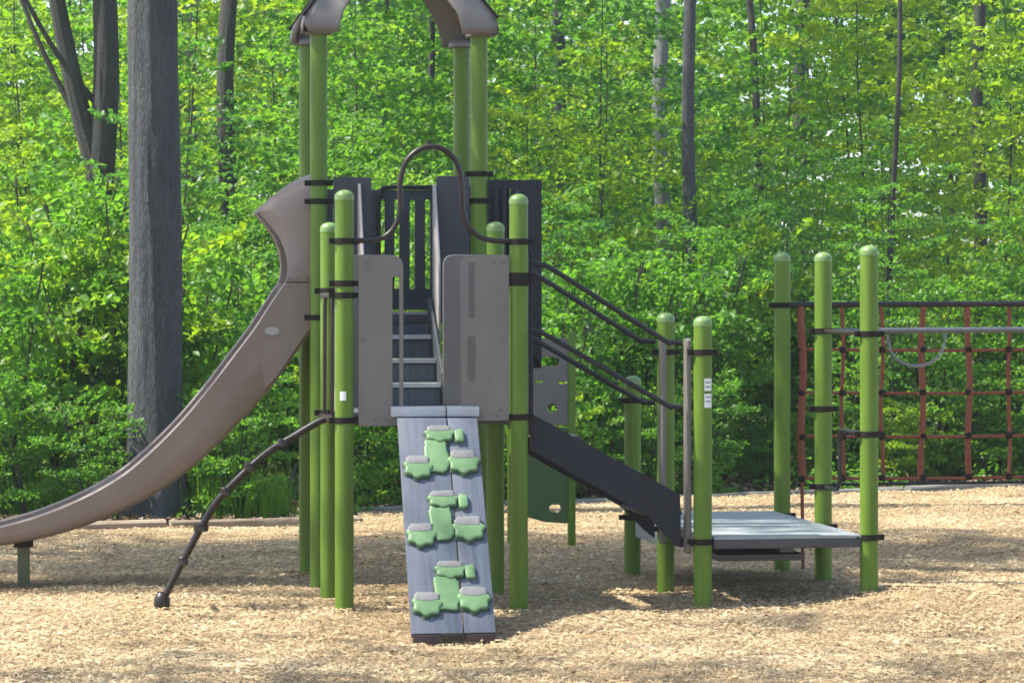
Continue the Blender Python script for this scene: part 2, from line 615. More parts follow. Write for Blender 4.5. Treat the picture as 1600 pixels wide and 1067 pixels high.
# loose wood chips on the mulch
def make_chips(n):
    rng = np.random.default_rng(3)
    d = rng.uniform(15.0, 33.0, n * 2)
    k = rng.uniform(-0.20, 0.20, n * 2)
    x = CXY.x + d * (FW.x + RT.x * k)
    y = CXY.y + d * (FW.y + RT.y * k)
    by = np.array([border_y(v) for v in x])
    ok = y < by - 0.02
    x, y = x[ok][:n], y[ok][:n]
    z = np.array([mulch_z(a, b) for a, b in zip(x, y)])
    m = len(x)
    L = rng.gamma(2.6, 0.0054, m) + 0.008
    W = L * rng.uniform(0.16, 0.42, m)
    H = W * rng.uniform(0.25, 0.6, m)
    az = rng.uniform(0, math.pi, m)
    pitch = rng.normal(0, 0.22, m)
    u = np.stack([np.cos(az) * np.cos(pitch), np.sin(az) * np.cos(pitch), np.sin(pitch)], 1)
    v = np.stack([-np.sin(az), np.cos(az), rng.normal(0, 0.25, m)], 1)
    v = nrmz(v)
    nn = np.cross(u, v)
    c = np.stack([x, y, z + 0.006 + 0.25 * H], 1)
    L, W, H = L[:, None], W[:, None], H[:, None]
    sk = rng.uniform(-0.3, 0.3, (m, 1))
    verts = np.stack([c - u * L / 2 - v * W / 2, c + u * L * (0.5 + sk) - v * W / 2, c + u * L / 2 + v * W / 2, c - u * L * (0.5 - sk) + v * W / 2,
                      c - u * L * 0.42 + nn * H, c + u * L * 0.42 + nn * H], 1).reshape(-1, 3)
    k = np.arange(m)[:, None] * 6
    tri = np.concatenate([k + np.array([[a, b, q]]) for a, b, q in ((0, 1, 5), (0, 5, 4), (1, 2, 5), (2, 3, 4), (2, 4, 5), (3, 0, 4))], 1).reshape(-1, 3)
    patch = np.array([noise.noise(Vector((a * 0.9, b * 1.6, 7.7))) + 0.6 * noise.noise(Vector((a * 2.7, b * 4.1, 2.2))) for a, b in zip(x, y)])
    tint = np.clip(rng.normal(0.48, 0.22, m) + 0.30 * patch, 0, 1)
    return fast_mesh('wood_chips', verts, tri, np.repeat(tint, 6))


tag(link('wood_chips', make_chips(200000), 'chip'), 'loose pale wood chips covering the playground bed', 'wood chips', kind='stuff')


# ------------------------------------------------------------------ play structure
PR = 0.0635
X1 = 1.19                       # tower bay width
XA, XB = 2.474, 3.657           # low platform left and right posts
YM, YT, YF = 1.0, 1.77, 2.65    # middle, tower front and tower back rows
YB, YC = 1.18, 2.36             # low platform rows
ZL, ZU, ZP = 1.335, 2.010, 0.470
ROOT = empty('play_structure')
tag(ROOT, 'green post play tower with brown slide, blue-grey climbing ramp and low side platform', 'play structure')

_post = {}


def post_mesh(h):
    k = round(h, 3)
    if k not in _post:
        _post[k] = MB().lathe([(PR, -0.4), (PR, h - 0.055), (PR * 0.995, h - 0.05)], 32).mesh('post')
    return _post[k]


CAPM = MB().lathe([(PR * 1.03, -0.055), (PR * 1.03, -0.03), (PR * 0.98, -0.016), (PR * 0.84, -0.004), (PR * 0.6, 0.008), (PR * 0.3, 0.014), (0.004, 0.016)], 32).mesh('cap')
cb = MB().lathe([(PR * 1.02, -0.021), (PR * 1.10, -0.019), (PR * 1.10, 0.019), (PR * 1.02, 0.021)], 32)
cb.box((-PR * 1.65, -0.016, -0.019), (-PR * 1.0, 0.016, 0.019))
cb.box((PR * 1.0, -0.016, -0.0185), (PR * 1.65, 0.016, 0.0185))
cb.tube([(-PR * 1.4, -0.03, 0), (-PR * 1.4, 0.03, 0)], 0.009, 6)
CLAMPM = cb.mesh('clamp')
wide = MB().lathe([(PR * 1.02, -0.045), (PR * 1.09, -0.042), (PR * 1.09, 0.042), (PR * 1.02, 0.045)], 32)
wide.box((PR * 0.9, -0.02, -0.036), (PR * 1.7, 0.02, 0.036))
wide.tube([(PR * 1.4, -0.03, 0.015), (PR * 1.4, 0.03, 0.015)], 0.009, 6)
WIDEM = wide.mesh('clamp_wide')


def make_post(X, Y, h, clamps=(), wides=(), cap=True, parent=None):
    p = link('post', post_mesh(h), 'post', parent or ROOT, (X, Y, 0))
    if cap:
        link('cap', CAPM, 'cap', p, (0, 0, h))
    for z in clamps:
        link('clamp', CLAMPM, 'clamp', p, (0, 0, z))
    for z in wides:
        link('clamp', WIDEM, 'clamp', p, (0, 0, z))
    return p


fl = make_post(0, 0, 2.82, (2.49, 2.205, 2.125, 1.285))
fr = make_post(X1, 0, 2.80, (2.49, 1.30), (2.235,))
ml = make_post(0, YM, 2.63, (2.16, 1.30))
mr = make_post(X1, YM, 2.64, (2.2, 1.30))
tl = make_post(0, YT, 4.10, (2.955, 2.82, 1.97), cap=False)
tr = make_post(X1, YT, 4.10, (3.03, 2.83, 1.97), cap=False)
bl = make_post(0, YF, 4.10, (2.9, 1.97), cap=False)
br = make_post(X1, YF, 4.10, (2.9, 1.97), cap=False)
a1 = make_post(XA, 0, 1.97, (1.735, 0.435))
a2 = make_post(XB, 0, 2.46, (1.86, 1.165, 0.45))
a3 = make_post(XA, YB, 1.99, (1.72, 0.435))
a4 = make_post(XB, YB, 2.435, (1.87, 1.30, 0.73, 0.435))
a5 = make_post(XA, YC, 1.505, (1.33, 0.435))
a6 = make_post(XB, YC, 2.456, (2.06, 0.435))


def sticker(p, zc, w, h, ang):
    r = PR * 1.012
    b = MB()
    vs, fs = [], []
    for i in range(7):
        a = ang + (i / 6 - 0.5) * w / r
        for z in (zc - h / 2, zc + h / 2):
            vs.append((r * math.cos(a), r * math.sin(a), z))
    for i in range(6):
        fs.append((i * 2, i * 2 + 2, i * 2 + 3, i * 2 + 1))
    return b.add(vs, fs).obj('sticker', 'sticker', p)


A_CAM = -math.pi / 2 - 0.1
sticker(fl, 1.45, 0.042, 0.060, A_CAM - 0.15)
sticker(a1, 1.515, 0.065, 0.085, A_CAM + 0.55)
sticker(a1, 1.405, 0.065, 0.095, A_CAM + 0.55)
for zz in (1.530, 1.500, 1.43, 1.40):
    s = sticker(a1, zz, 0.05, 0.010, A_CAM + 0.55)
    s.data.materials.clear()
    s.data.materials.append(M['inksmudge'])
    s.scale = (1.006, 1.006, 1)
    s.name = 'printed_line'


# decks --------------------------------------------------------------
def deck(x0, x1, y0, y1, z, th=0.065, grooves=0):
    o = empty('deck', (0, 0, 0), 0, ROOT)
    MB().box((x0, y0, z - 0.022), (x1, y1, z)).obj('deck_plate', 'deck', o, bevel=0.006)
    sk = MB()
    sk.box((x0 + 0.006, y0 + 0.006, z - th - 0.02), (x1 - 0.006, y0 + 0.03, z - 0.0225))
    sk.obj('deck_front_rail', 'skirt', o, bevel=0.004)
    MB().box((x0 + 0.006, y1 - 0.03, z - th - 0.02), (x1 - 0.006, y1 - 0.006, z - 0.0225)).obj('deck_back_rail', 'skirt', o, bevel=0.004)
    MB().box((x0 + 0.006, y0 + 0.031, z - th - 0.02), (x0 + 0.03, y1 - 0.031, z - 0.0225)).obj('deck_side_rail', 'skirt', o, bevel=0.004)
    MB().box((x1 - 0.03, y0 + 0.031, z - th - 0.02), (x1 - 0.006, y1 - 0.031, z - 0.0225)).obj('deck_side_rail', 'skirt', o, bevel=0.004)
    MB().box(((x0 + x1) / 2 - 0.05, y0 + 0.031, z - th - 0.05), ((x0 + x1) / 2 + 0.05, y1 - 0.031, z - 0.0225)).obj('deck_cross_beam', 'skirt', o, bevel=0.004)
    return o


deck(0.07, X1 - 0.07, 0.03, YM + 0.02, ZL)
deck(0.07, X1 - 0.07, YT - 0.02, YF, ZU)
deck(XA + 0.07, XB - 0.06, -0.03, YB - 0.004, ZP)
deck(XA + 0.07, XB - 0.06, YB + 0.004, YC + 0.03, ZP)
for yy in (0.02, YB + 0.06):
    MB().box((XA + 0.14, yy + 0.12, ZP - 0.185), (XB - 0.42, yy + 0.9, ZP - 0.14)).obj('deck_stiffener', 'skirt', ROOT, bevel=0.004)

# stair between the two tower decks -------------------------------------
st = empty('inner_stair', (0, 0, 0), 0, ROOT)
SX0, SX1 = 0.335, 0.800
for k in range(1, 4):
    y0 = YM + 0.02 + (k - 1) * 0.25
    z = ZL + 0.169 * k
    MB().box((SX0, y0, z - 0.028), (SX1, y0 + 0.24, z)).obj('tread', 'deck', st, bevel=0.006)
    MB().box((SX0 + 0.001, y0 - 0.012, z - 0.030), (SX1 - 0.001, y0 - 0.001, z + 0.003)).obj('nosing', 'nosing', st, bevel=0.003)
    MB().box((SX0 + 0.002, y0 + 0.030, z - 0.169 + 0.002), (SX1 - 0.002, y0 + 0.045, z - 0.040)).obj('riser', 'plank', st)
    MB().box((SX0 + 0.002, y0 + 0.060, z - 0.165), (SX1 - 0.002, y0 + 0.070, z - 0.030)).obj('riser_gap_shade', 'clamp', st)  # dark backing that paints the shade in the gap under the tread
MB().box((SX0 + 0.002, YT - 0.005, ZU - 0.169), (SX1 - 0.002, YT + 0.01, ZU - 0.085)).obj('riser', 'plank', st)
for xx in (SX0 - 0.022, SX1 + 0.002):
    plate('stringer', 'slate', st, [(YM, ZL + 0.01), (YM + 0.3, ZL + 0.01), (YT, ZU - 0.15), (YT, ZU + 0.10), (YT - 0.1, ZU + 0.10), (YM, ZL + 0.24)], (), 0.02, (xx + 0.01, 0, 0), (0, 1, 0), (0, 0, 1), 0.003)


# barrier panels ----------------------------------------------------------
def flat(px0, py0, px1, py1, Y):
    a, b = P(px0, py0, Y), P(px1, py1, Y)
    return a.x, b.z, b.x, a.z          # x0, z0, x1, z1


# front left and right panels of the lower deck (hand slot beside the opening)
x0, z0, x1, z1 = flat(560, 398, 630, 665, -0.03)
sl = [slot(*flat(613, 432, 624, 640, -0.03))]
plate('barrier_panel', 'panel', ROOT, rounded(rect(x0, z0, x1, z1), [0.02, 0.02, 0.09, 0.03]), sl, 0.024, (0, -0.03, 0))
x0, z0, x1, z1 = flat(720, 398, 795, 657, -0.03)
sl = [slot(*flat(732, 410, 742, 497, -0.03)), slot(*flat(730, 525, 743, 596, -0.03))]
plate('barrier_panel', 'panel', ROOT, rounded(rect(x0, z0, x1, z1), [0.02, 0.02, 0.03, 0.09]), sl, 0.024, (0, -0.03, 0))
for px, py in ((586, 655), (604, 655), (752, 650), (777, 650), (575, 410), (772, 410), (782, 640), (568, 530), (787, 530), (568, 640), (787, 410)):
    p = P(px, py, -0.045)
    MB().tube([(p.x, -0.041, p.z), (p.x, -0.049, p.z)], 0.010, 8).obj('bolt', 'greypipe', ROOT)
# side panels of the lower deck (edge towards the camera)
for X, za, zb in ((-0.0, 1.30, 2.12), (X1, 1.30, 1.32)):
    if zb - za > 0.1:
        pass
# middle row, beside the stair
x0, z0, x1, z1 = flat(548, 398, 597, 655, YM - 0.02)
plate('stair_side_panel', 'panel', ROOT, rounded(rect(x0, z0, x1, z1), [0.02, 0.02, 0.08, 0.03]), (), 0.024, (0, YM - 0.02, 0))
x0, z0, x1, z1 = flat(692, 398, 760, 640, YM - 0.02)
plate('stair_side_panel', 'panel', ROOT, rounded(rect(x0, z0, x1, z1), [0.02, 0.02, 0.03, 0.08]), (), 0.024, (0, YM - 0.02, 0))
# sloping stair guards between the rows (thin boards along the depth axis)
for X in (SX0 - 0.045, SX1 + 0.045):
    plate('stair_guard', 'edge', ROOT, rounded([(YT - 0.36, ZU - 0.25), (YT - 0.05, ZU - 0.1), (YT - 0.05, ZU + 0.94), (YT - 0.11, ZU + 0.94), (YT - 0.36, ZU + 0.34)], 0.03), (), 0.018, (X, 0, 0), (0, 1, 0), (0, 0, 1))
# tower front row
x0, z0, x1, z1 = flat(521, 277, 580, 500, YT - 0.03)
plate('barrier_panel', 'slate', ROOT, rounded(rect(x0, z0, x1, z1), 0.03), [slot(*flat(545, 300, 552, 460, YT - 0.03))], 0.024, (0, YT - 0.03, 0))
x0, z0, x1, z1 = flat(682, 275, 733, 500, YT - 0.03)
plate('barrier_panel', 'slate', ROOT, rounded(rect(x0, z0, x1, z1), 0.03), (), 0.024, (0, YT - 0.03, 0))
# tower back row: slotted panel in a black pipe frame
x0, z0, x1, z1 = flat(503, 296, 706, 484, YF)
hs = []
for px in (524, 547, 572, 597, 620, 644, 668, 690):
    hs.append(slot(*flat(px - 3.8, 312, px + 3.8, 452, YF)))
plate('back_barrier', 'slate', ROOT, rounded(rect(x0, z0, x1, z1), 0.03), hs, 0.022, (0, YF, 0))
a, b = P(592, 484, YF - 0.03), P(592, 293, YF - 0.03)
c, d = P(700, 293, YF - 0.03), P(700, 484, YF - 0.03)
path = [a, a.lerp(b, 0.5), a.lerp(b, 0.85), b + Vector((0.02, 0, -0.02)), b.lerp(c, 0.14), b.lerp(c, 0.5), b.lerp(c, 0.9), c + Vector((-0.02, 0, -0.02)), d.lerp(c, 0.85), d]
MB().tube(smooth_path(path, 5), 0.017, 10).obj('grab_rail', 'blackpipe', ROOT)

# bay on the tower's right-hand side: slotted wall with a solid return
bay = empty('side_bay', (0, 0, 0), 0, ROOT)
x0, z0, x1, z1 = flat(757, 281, 846, 575, YT)
hs = []
for px in (769, 782, 795, 808):
    hs.append(slot(*flat(px - 3.6, 295, px + 3.6, 520, YT)))
plate('bay_wall', 'navy', bay, rounded(rect(x0, z0, x1, z1), 0.02), hs, 0.03, (0, YT, 0))
MB().box((x1 - 0.11, YT + 0.016, z0), (x1 - 0.003, YT + 0.75, z1 - 0.01)).obj('bay_return', 'navy', bay, bevel=0.01)
MB().box((x0, YT + 0.75, z0), (x1 - 0.113, YT + 0.78, z1 - 0.01)).obj('bay_back_wall', 'navy', bay, bevel=0.008)
MB().box((x0, YT + 0.016, z0 + 0.01), (x1 - 0.113, YT + 0.748, z0 + 0.05)).obj('bay_floor', 'deck', bay, bevel=0.006)

# arch pipe over the ramp opening
pts = [P(*q, -0.0) for q in ((548, 375), (580, 376), (603, 369), (619, 350), (625, 325), (625, 290), (632, 258), (650, 237), (674, 229), (698, 237), (715, 258), (721, 290), (722, 325), (729, 350), (747, 369), (770, 376), (800, 377))]
for p in pts:
    p.y = -0.005
MB().tube(smooth_path(pts, 5), 0.0185, 12).obj('arch_handrail', 'pipe', ROOT)

# ------------------------------------------------------------------ roof over the tower
roof = empty('roof', (0, 0, 0), 0, ROOT)
rx0, rx1, ry0, ry1 = -0.125, X1 + 0.125, YT - 0.125, YF + 0.125
ZE = 4.055
ap = Vector(((rx0 + rx1) / 2, (ry0 + ry1) / 2, 4.95))
cor = [Vector((rx0, ry0, ZE)), Vector((rx1, ry0, ZE)), Vector((rx1, ry1, ZE)), Vector((rx0, ry1, ZE))]
for k in range(4):
    A, B = cor[k], cor[(k + 1) % 4]
    us = [0, 0.05, 0.1, 0.15, 0.18] + [0.18 + 0.64 * (0.5 - 0.5 * math.cos(math.pi * i / 20)) for i in range(1, 20)] + [0.82, 0.85, 0.9, 0.95, 1]
    NV = 12

    def roof_pt(u, v):
        e = A.lerp(B, u)
        if v < 0.14:
            return e + Vector((0, 0, v / 0.14 * 0.11))
        t = (v - 0.14) / 0.86
        e = e + Vector((0, 0, 0.11))
        q = e.lerp(ap, t)
        q.z += 0.10 * math.sin(math.pi * t) * (1 - 0.3 * abs(u - 0.5))
        return q
    vs, fs = [], []
    for u in us:
        s = (u - 0.5) / 0.32
        v0 = 0.0 if abs(s) >= 1 else 0.62 * math.sqrt(1 - s * s)
        for j in range(NV + 1):
            vs.append(roof_pt(u, v0 + (1 - v0) * j / NV * 0.985))
    for i in range(len(us) - 1):
        for j in range(NV):
            q = i * (NV + 1) + j
            fs.append((q, q + NV + 1, q + NV + 2, q + 1))
    o = MB().add(vs, fs).obj('roof_side', 'panel', roof)
    sm = o.modifiers.new('thick', 'SOLIDIFY')
    sm.thickness = 0.035
    sm.offset = -1
for k in range(4):
    A = cor[k]
    pts = [A + Vector((0, 0, 0.10)).lerp(Vector(), 0)]
    for t in (0, 0.2, 0.4, 0.6, 0.8, 0.97):
        q = (A + Vector((0, 0, 0.11))).lerp(ap, t)
        q.z += 0.07 * math.sin(math.pi * t) + 0.008
        pts.append(q)
    MB().tube(pts[1:], 0.011, 8).obj('hip_seam', 'clamp', roof)
    px, py = (0 if k in (0, 3) else X1), (YT if k < 2 else YF)
    MB().lathe([(0.10, 0.0), (0.10, 0.03), (0.075, 0.05)], 24, (px, py, ZE - 0.012)).obj('roof_collar', 'panel', roof)
MB().lathe([(0.14, 0), (0.13, 0.05), (0.05, 0.10), (0.01, 0.12)], 20, (ap.x, ap.y, ap.z - 0.04)).obj('roof_finial', 'panel', roof)

# ------------------------------------------------------------------ slide
slide = empty('slide', (0, 0, 0), 0, ROOT)
YN, YR = 1.87, 2.55
# stations: lower edge point, upper edge point (photo positions on the near side wall)
stn = [((512, 486), (512, 441)), ((499, 502), (499, 441)), ((486, 521), (484, 441)), ((472, 541), (468, 441)), ((458, 561), (454, 441)), ((444, 581), (444, 444)), ((428, 603), (424, 472)), ((405, 630), (398, 512)), ((372, 664), (364, 557)), ((340, 697), (328, 604)), ((300, 733), (284, 656)),
       ((258, 764), (238, 702)), ((212, 790), (194, 739)), ((160, 813), (146, 768)), ((100, 834), (92, 793)), ((40, 848), (38, 812)), ((-30, 858), (-30, 828)), ((-110, 864), (-110, 836)), ((-150, 866), (-150, 839))]
B_ = smooth_path([P(b[0], b[1], YN) for b, t in stn], 4)
T_ = smooth_path([P(t[0], t[1], YN) for b, t in stn], 4)
wid = YR - YN
vs, fs = [], []
for b, t in zip(B_, T_):
    up = t - b
    h = up.length
    up.normalize()
    bed = min(0.075, h * 0.45)
    prof = [(0.10, 0.0), (0.04, 0.012), (0.006, 0.05 if h > 0.2 else h * 0.25), (0.0, h * 0.55), (-0.006, h - 0.030), (-0.008, h - 0.012), (0.004, h), (0.044, h), (0.056, h - 0.012),
            (0.050, max(bed + 0.05, h * 0.6)), (0.062, bed + 0.045 if h > 0.2 else bed + 0.01), (0.12, bed), (wid / 2, bed - 0.006)]
    full = prof + [(wid - q[0], q[1]) for q in reversed(prof[:-1])]
    for yy, zz in full:
        q = b + up * zz
        vs.append((q.x, YN + yy, q.z))
m = len(full)
for i in range(len(B_) - 1):
    for s in range(m):
        s2 = (s + 1) % m
        fs.append((i * m + s, (i + 1) * m + s, (i + 1) * m + s2, i * m + s2))
fs.append(tuple(range(m)))
fs.append(tuple((len(B_) - 1) * m + s for s in range(m - 1, -1, -1)))
link('chute', MB().add(vs, fs).mesh('chute', angle=50), 'slide', slide)
edge_pts = [(492, 274), (476, 280), (456, 291), (432, 308), (407, 330), (424, 349), (438, 368), (447, 390), (450, 412), (449, 430), (444, 446)]
for side in (0, 1):
    rows = []
    for k, (ex, ey) in enumerate(edge_pts):
        t = k / (len(edge_pts) - 1)
        g_ = 1.0 if t <= 0.4 else max(0.0, 1 - (t - 0.4) / 0.45)
        r_, l_ = P(498, 274 + 172 * t ** 1.3, YN), P(ex, ey, YN)
        row = []
        for j in range(9):
            u_ = j / 8
            q = r_.lerp(l_, u_)
            inw = 0.022 + 0.13 * g_ * u_ * u_
            row.append((q.x, YN + inw if side == 0 else YR - inw, q.z))
        rows.append(row)
    vs = [q for r_ in rows for q in r_]
    fs = []
    for k in range(len(rows) - 1):
        for j in range(8):
            a_ = k * 9 + j
            fs.append((a_, a_ + 1, a_ + 10, a_ + 9) if side == 0 else (a_, a_ + 9, a_ + 10, a_ + 1))
    o = link('hood_wall', MB().add(vs, fs).mesh('hood_wall', angle=60), 'slide', slide)
    sm = o.modifiers.new('thick', 'SOLIDIFY')
    sm.thickness = 0.044
    sm.offset = 0
    bv = o.modifiers.new('soft', 'BEVEL')
    bv.width = 0.012
    bv.segments = 2
    bv.limit_method = 'ANGLE'
lp = P(37, 850, 2.1)
MB().box((lp.x - 0.045, 2.06, -0.3), (lp.x + 0.045, 2.15, lp.z + 0.02)).obj('support_leg', 'legolive', slide, bevel=0.012)
MB().box((lp.x - 0.07, 2.0, lp.z - 0.015), (lp.x + 0.07, 2.35, lp.z + 0.03)).obj('leg_bracket', 'clamp', slide, bevel=0.004)
p = P(445, 441, YN - 0.004)
q = P(497, 441, YN - 0.004)
MB().box((p.x + 0.01, YN - 0.003, p.z - 0.004), (q.x, YN + 0.01, p.z + 0.004)).obj('joint_seam', 'clamp', slide)
for px in (452, 466, 480, 492):
    for py in (435, 448):
        p = P(px, py, YN)
        MB().tube([(p.x, YN + 0.012, p.z), (p.x, YN - 0.007, p.z)], 0.008, 8).obj('flange_bolt', 'greypipe', slide)
for px, py in ((493, 283), (496, 318), (493, 508)):
    p = P(px, py, YN - 0.01)
    MB().box((p.x - 0.03, YN - 0.02, p.z - 0.025), (p.x + 0.05, YN + 0.03, p.z + 0.025)).obj('slide_bracket', 'clamp', slide, bevel=0.005)
p = P(425, 517, YN)
vs = [(p.x + 0.055 * math.cos(t) * 1.0, YN - 0.010, p.z + 0.032 * math.sin(t)) for t in [i * math.pi / 10 for i in range(20)]]
MB().add(vs, [tuple(range(20))]).obj('scuff_patch', 'edge', slide)

# ------------------------------------------------------------------ climbing ramp
ramp_root = empty('climbing_ramp', (0, 0, 0), 0, ROOT)
RY0, RZ0 = -0.06, 1.335
RY1, RZ1 = -1.15, -0.055
dn = Vector((0, RY1 - RY0, RZ1 - RZ0))
RL = dn.length
dn.normalize()
rn = Vector((0, dn.z, -dn.y))            # outward normal (towards the camera and up)
if rn.z < 0:
    rn = -rn
cx0 = P(620, 645, RY0).x
cxm = P(697, 645, RY0).x
cx1 = P(744, 645, RY0).x
top = Vector((0, RY0, RZ0))


def ramp_plank(xa, xb):
    th = 0.05
    prof = [Vector((0, 0.02, ZL - 0.060)), Vector((0, 0.02, ZL - 0.030)), Vector((0, -0.035, ZL - 0.030))]
    for i in range(7):
        a = i / 6
        c = Vector((0, -0.035, ZL - 0.030)) * (1 - a) ** 2 + Vector((0, -0.06, ZL - 0.030)) * 2 * a * (1 - a) + (Vector((0, -0.06, ZL)) + dn * 0.09 + rn * th) * a * a
        prof.append(c)
    end = Vector((0, RY0, RZ0)) + dn * RL
    prof += [end + rn * th, end, Vector((0, -0.06, ZL)) + dn * 0.11, Vector((0, 0.0, ZL - 0.075))]
    n = len(prof)
    sk = lambda p: 0.045 * min(0, p.y) / 1.15
    vs = [(xa + sk(p), p.y, p.z) for p in prof] + [(xb + sk(p), p.y, p.z) for p in prof]
    fs = [tuple(range(n)), tuple(range(2 * n - 1, n - 1, -1))] + [(i, i + n, (i + 1) % n + n, (i + 1) % n) for i in range(n)]
    b = MB().add(vs, fs)
    o = b.obj('plank', 'plank', ramp_root, bevel=0.005)
    return o


for xa, xb in ((P(611, 640, -0.07).x, cxm - 0.004), (cxm + 0.004, P(749, 640, -0.07).x)):
    MB().box((xa, -0.075, ZL - 0.028), (xb, 0.028, ZL + 0.042)).obj('landing_lip', 'nosing', ramp_root, bevel=0.01)
ramp_plank(cx0 - 0.0, cxm - 0.004)
ramp_plank(cxm + 0.004, cx1)
end = top + dn * RL
for xa, xb in ((cx0 + 0.01, cx0 + 0.18), (cxm + 0.02, cx1 - 0.004)):
    MB().box((xa - 0.045, end.y - 0.045, -0.2), (xb - 0.045, end.y + 0.02, -0.035)).obj('plank_foot', 'foot', ramp_root, bevel=0.006)
for xx in (cx0 + 0.06, cx1 - 0.06):
    MB().tube([(xx, 0.06, ZL - 0.03), (xx, RY0 + dn.y * 0.3 + 0.02, RZ0 + dn.z * 0.3 - 0.02)], 0.018, 8).obj('ramp_brace', 'clamp', ramp_root)


def lobe(cx, cy, w, h, n=22, lumps=3, ph=0.0):
    return [(cx + (w / 2) * math.cos(t) * (1 + 0.10 * math.cos(lumps * t + ph)), cy + (h / 2) * math.sin(t) * (1 + 0.10 * math.cos(lumps * t + ph))) for t in [i * 2 * math.pi / n for i in range(n)]]




def ramp_pt(px, py):
    """photo position to (x, distance down the ramp)"""
    d = ray(px)
    # walk down the ramp until the row fits
    lo, hi = 0.0, RL
    for _ in range(40):
        s = (lo + hi) / 2
        q = top + dn * s + rn * 0.05
        lam = (q.y - CXY.y) / d.y
        y = YH + (EYE - q.z) / lam * FPX
        if y < py:
            lo = s
        else:
            hi = s
    return CXY.x + lam * d.x, s


def lobes_mesh(parts, lift, mat, name, parent):
    b = MB()
    for outl, t0, t1 in parts:
        n = len(outl)
        cxm_, csm_ = sum(p[0] for p in outl) / n, sum(p[1] for p in outl) / n
        rings = []
        for sc, tt in ((1.0, t0), (1.0, t0 + (t1 - t0) * 0.7), (0.94, t0 + (t1 - t0) * 0.92), (0.82, t1)):
            rings.append([top + dn * (csm_ + (p[1] - csm_) * sc) + rn * (0.048 + tt) + Vector((cxm_ + (p[0] - cxm_) * sc, 0, 0)) for p in outl])
        vs = [v for r in rings for v in r]
        fs = []
        for r in range(3):
            for i in range(n):
                j = (i + 1) % n
                fs.append((r * n + i, r * n + j, (r + 1) * n + j, (r + 1) * n + i))
        fs.append(tuple(3 * n + i for i in range(n)))
        b.add(vs, fs)
    me = b.mesh(name, angle=50)
    bm = bmesh.new()
    bm.from_mesh(me)
    bmesh.ops.recalc_face_normals(bm, faces=bm.faces)
    bm.to_mesh(me)
    bm.free()
    return link(name, me, mat, parent)


def ragged(cx, cs, w, h, seed, n=26, e=0.42):
    r3 = random.Random(seed)
    out = []
    for i in range(n):
        t = 2 * math.pi * i / n
        c, q = math.cos(t), math.sin(t)
        k = 1 + r3.uniform(-0.10, 0.10)
        out.append((cx + w / 2 * math.copysign(abs(c) ** e, c) * k, cs + h / 2 * math.copysign(abs(q) ** e, q) * k))
    return out


holds = [((686, 679), (682, 714), (653, 730), (724, 722)), ((692, 781), (689, 818), (658, 836), (732, 826)), ((703, 891), (698, 927), (667, 944), (740, 936))]
sc = 1 / 236.0
for hi_, (hd, bd, la, ra) in enumerate(holds):
    for kind, (px, py), wpx, hpx in (('head', hd, 46, 26), ('stub', (hd[0] + 31, hd[1] + 4), 15, 22), ('body', bd, 36, 54), ('left', la, 44, 35), ('right', ra, 48, 37)):
        cu, cs = ramp_pt(px, py)
        w_, h_ = wpx * sc, hpx * sc * 1.12
        if kind == 'body':
            lobes_mesh([(ragged(cu, cs + h_ * 0.03, w_ * 1.10, h_ * 1.06, hi_), 0.0, 0.008)], 0, 'holdshade', 'foothold_shade_rim', ramp_root)
            lobes_mesh([(ragged(cu, cs, w_, h_, hi_), 0.006, 0.024)], 0, 'hold', 'foothold_stem', ramp_root)
        elif kind == 'stub':
            lobes_mesh([(ragged(cu, cs, w_, h_, hi_ + 9, 16), 0.0, 0.030)], 0, 'hold', 'foothold_stub', ramp_root)
        else:
            lobes_mesh([(lobe(cu, cs + h_ * 0.10, w_ * 1.10, h_ * 1.12, 40, 7, 0.4 if kind == 'left' else 1.2), 0.0, 0.010)], 0, 'holdshade', 'foothold_shade_rim', ramp_root)
            lobes_mesh([(lobe(cu, cs + h_ * 0.06, w_, h_, 40, 7, 0.4 if kind == 'left' else 1.2), 0.008, 0.032)], 0, 'hold', 'foothold', ramp_root)
            lobes_mesh([(ragged(cu, cs - h_ * 0.26, w_ * 0.86, h_ * 0.42, hi_ + 31, 22, 0.6), 0.012, 0.034)], 0, 'holdtop', 'foothold_tread', ramp_root)

# ------------------------------------------------------------------ curved single-pole climber on the left
cl = empty('curved_pole_climber', (0, 0, 0), 0, ROOT)
YCL = 0.42
pts = [P(x, y, YCL) for x, y in ((524, 651), (500, 658), (462, 680), (418, 707), (375, 745), (338, 785), (312, 828), (290, 868), (271, 905), (255, 936))]
MB().tube(smooth_path(pts, 5), 0.025, 12).obj('pole', 'pipe', cl)
ft = P(253, 938, YCL)
MB().lathe([(0.02, -0.05), (0.046, -0.045), (0.056, -0.015), (0.054, 0.03), (0.035, 0.065), (0.02, 0.075)], 16, (ft.x, YCL, 0.035)).obj('pole_foot', 'pipe', cl)
for x, y, s in ((314, 824, 1.5), (352, 768, 1.0), (390, 730, 1.2), (286, 876, 1.0), (440, 693, 0.9)):
    p = P(x, y, YCL)
    k = 0.017
    MB().tube([(p.x, YCL - 0.17, p.z + 0.01), (p.x - 0.005, YCL - 0.10, p.z - 0.008), (p.x, YCL, p.z - 0.012), (p.x - 0.005, YCL + 0.10, p.z - 0.008), (p.x, YCL + 0.17, p.z + 0.01)], k, 8).obj('rung', 'pipe', cl)
    MB().lathe([(0.026, -0.03), (0.034 * s, -0.022), (0.034 * s, 0.022), (0.026, 0.03)], 12, (p.x, YCL, p.z)).obj('rung_joint', 'pipe', cl)
for yy in (0.20, 0.72):
    p = P(512, 470, yy)
    MB().tube([(-0.055, yy, 2.13), (-0.06, yy, 2.05), (-0.06, yy, 1.32), (-0.04, yy, 1.29)], 0.014, 8).obj('upright_grip', 'pipe', cl)
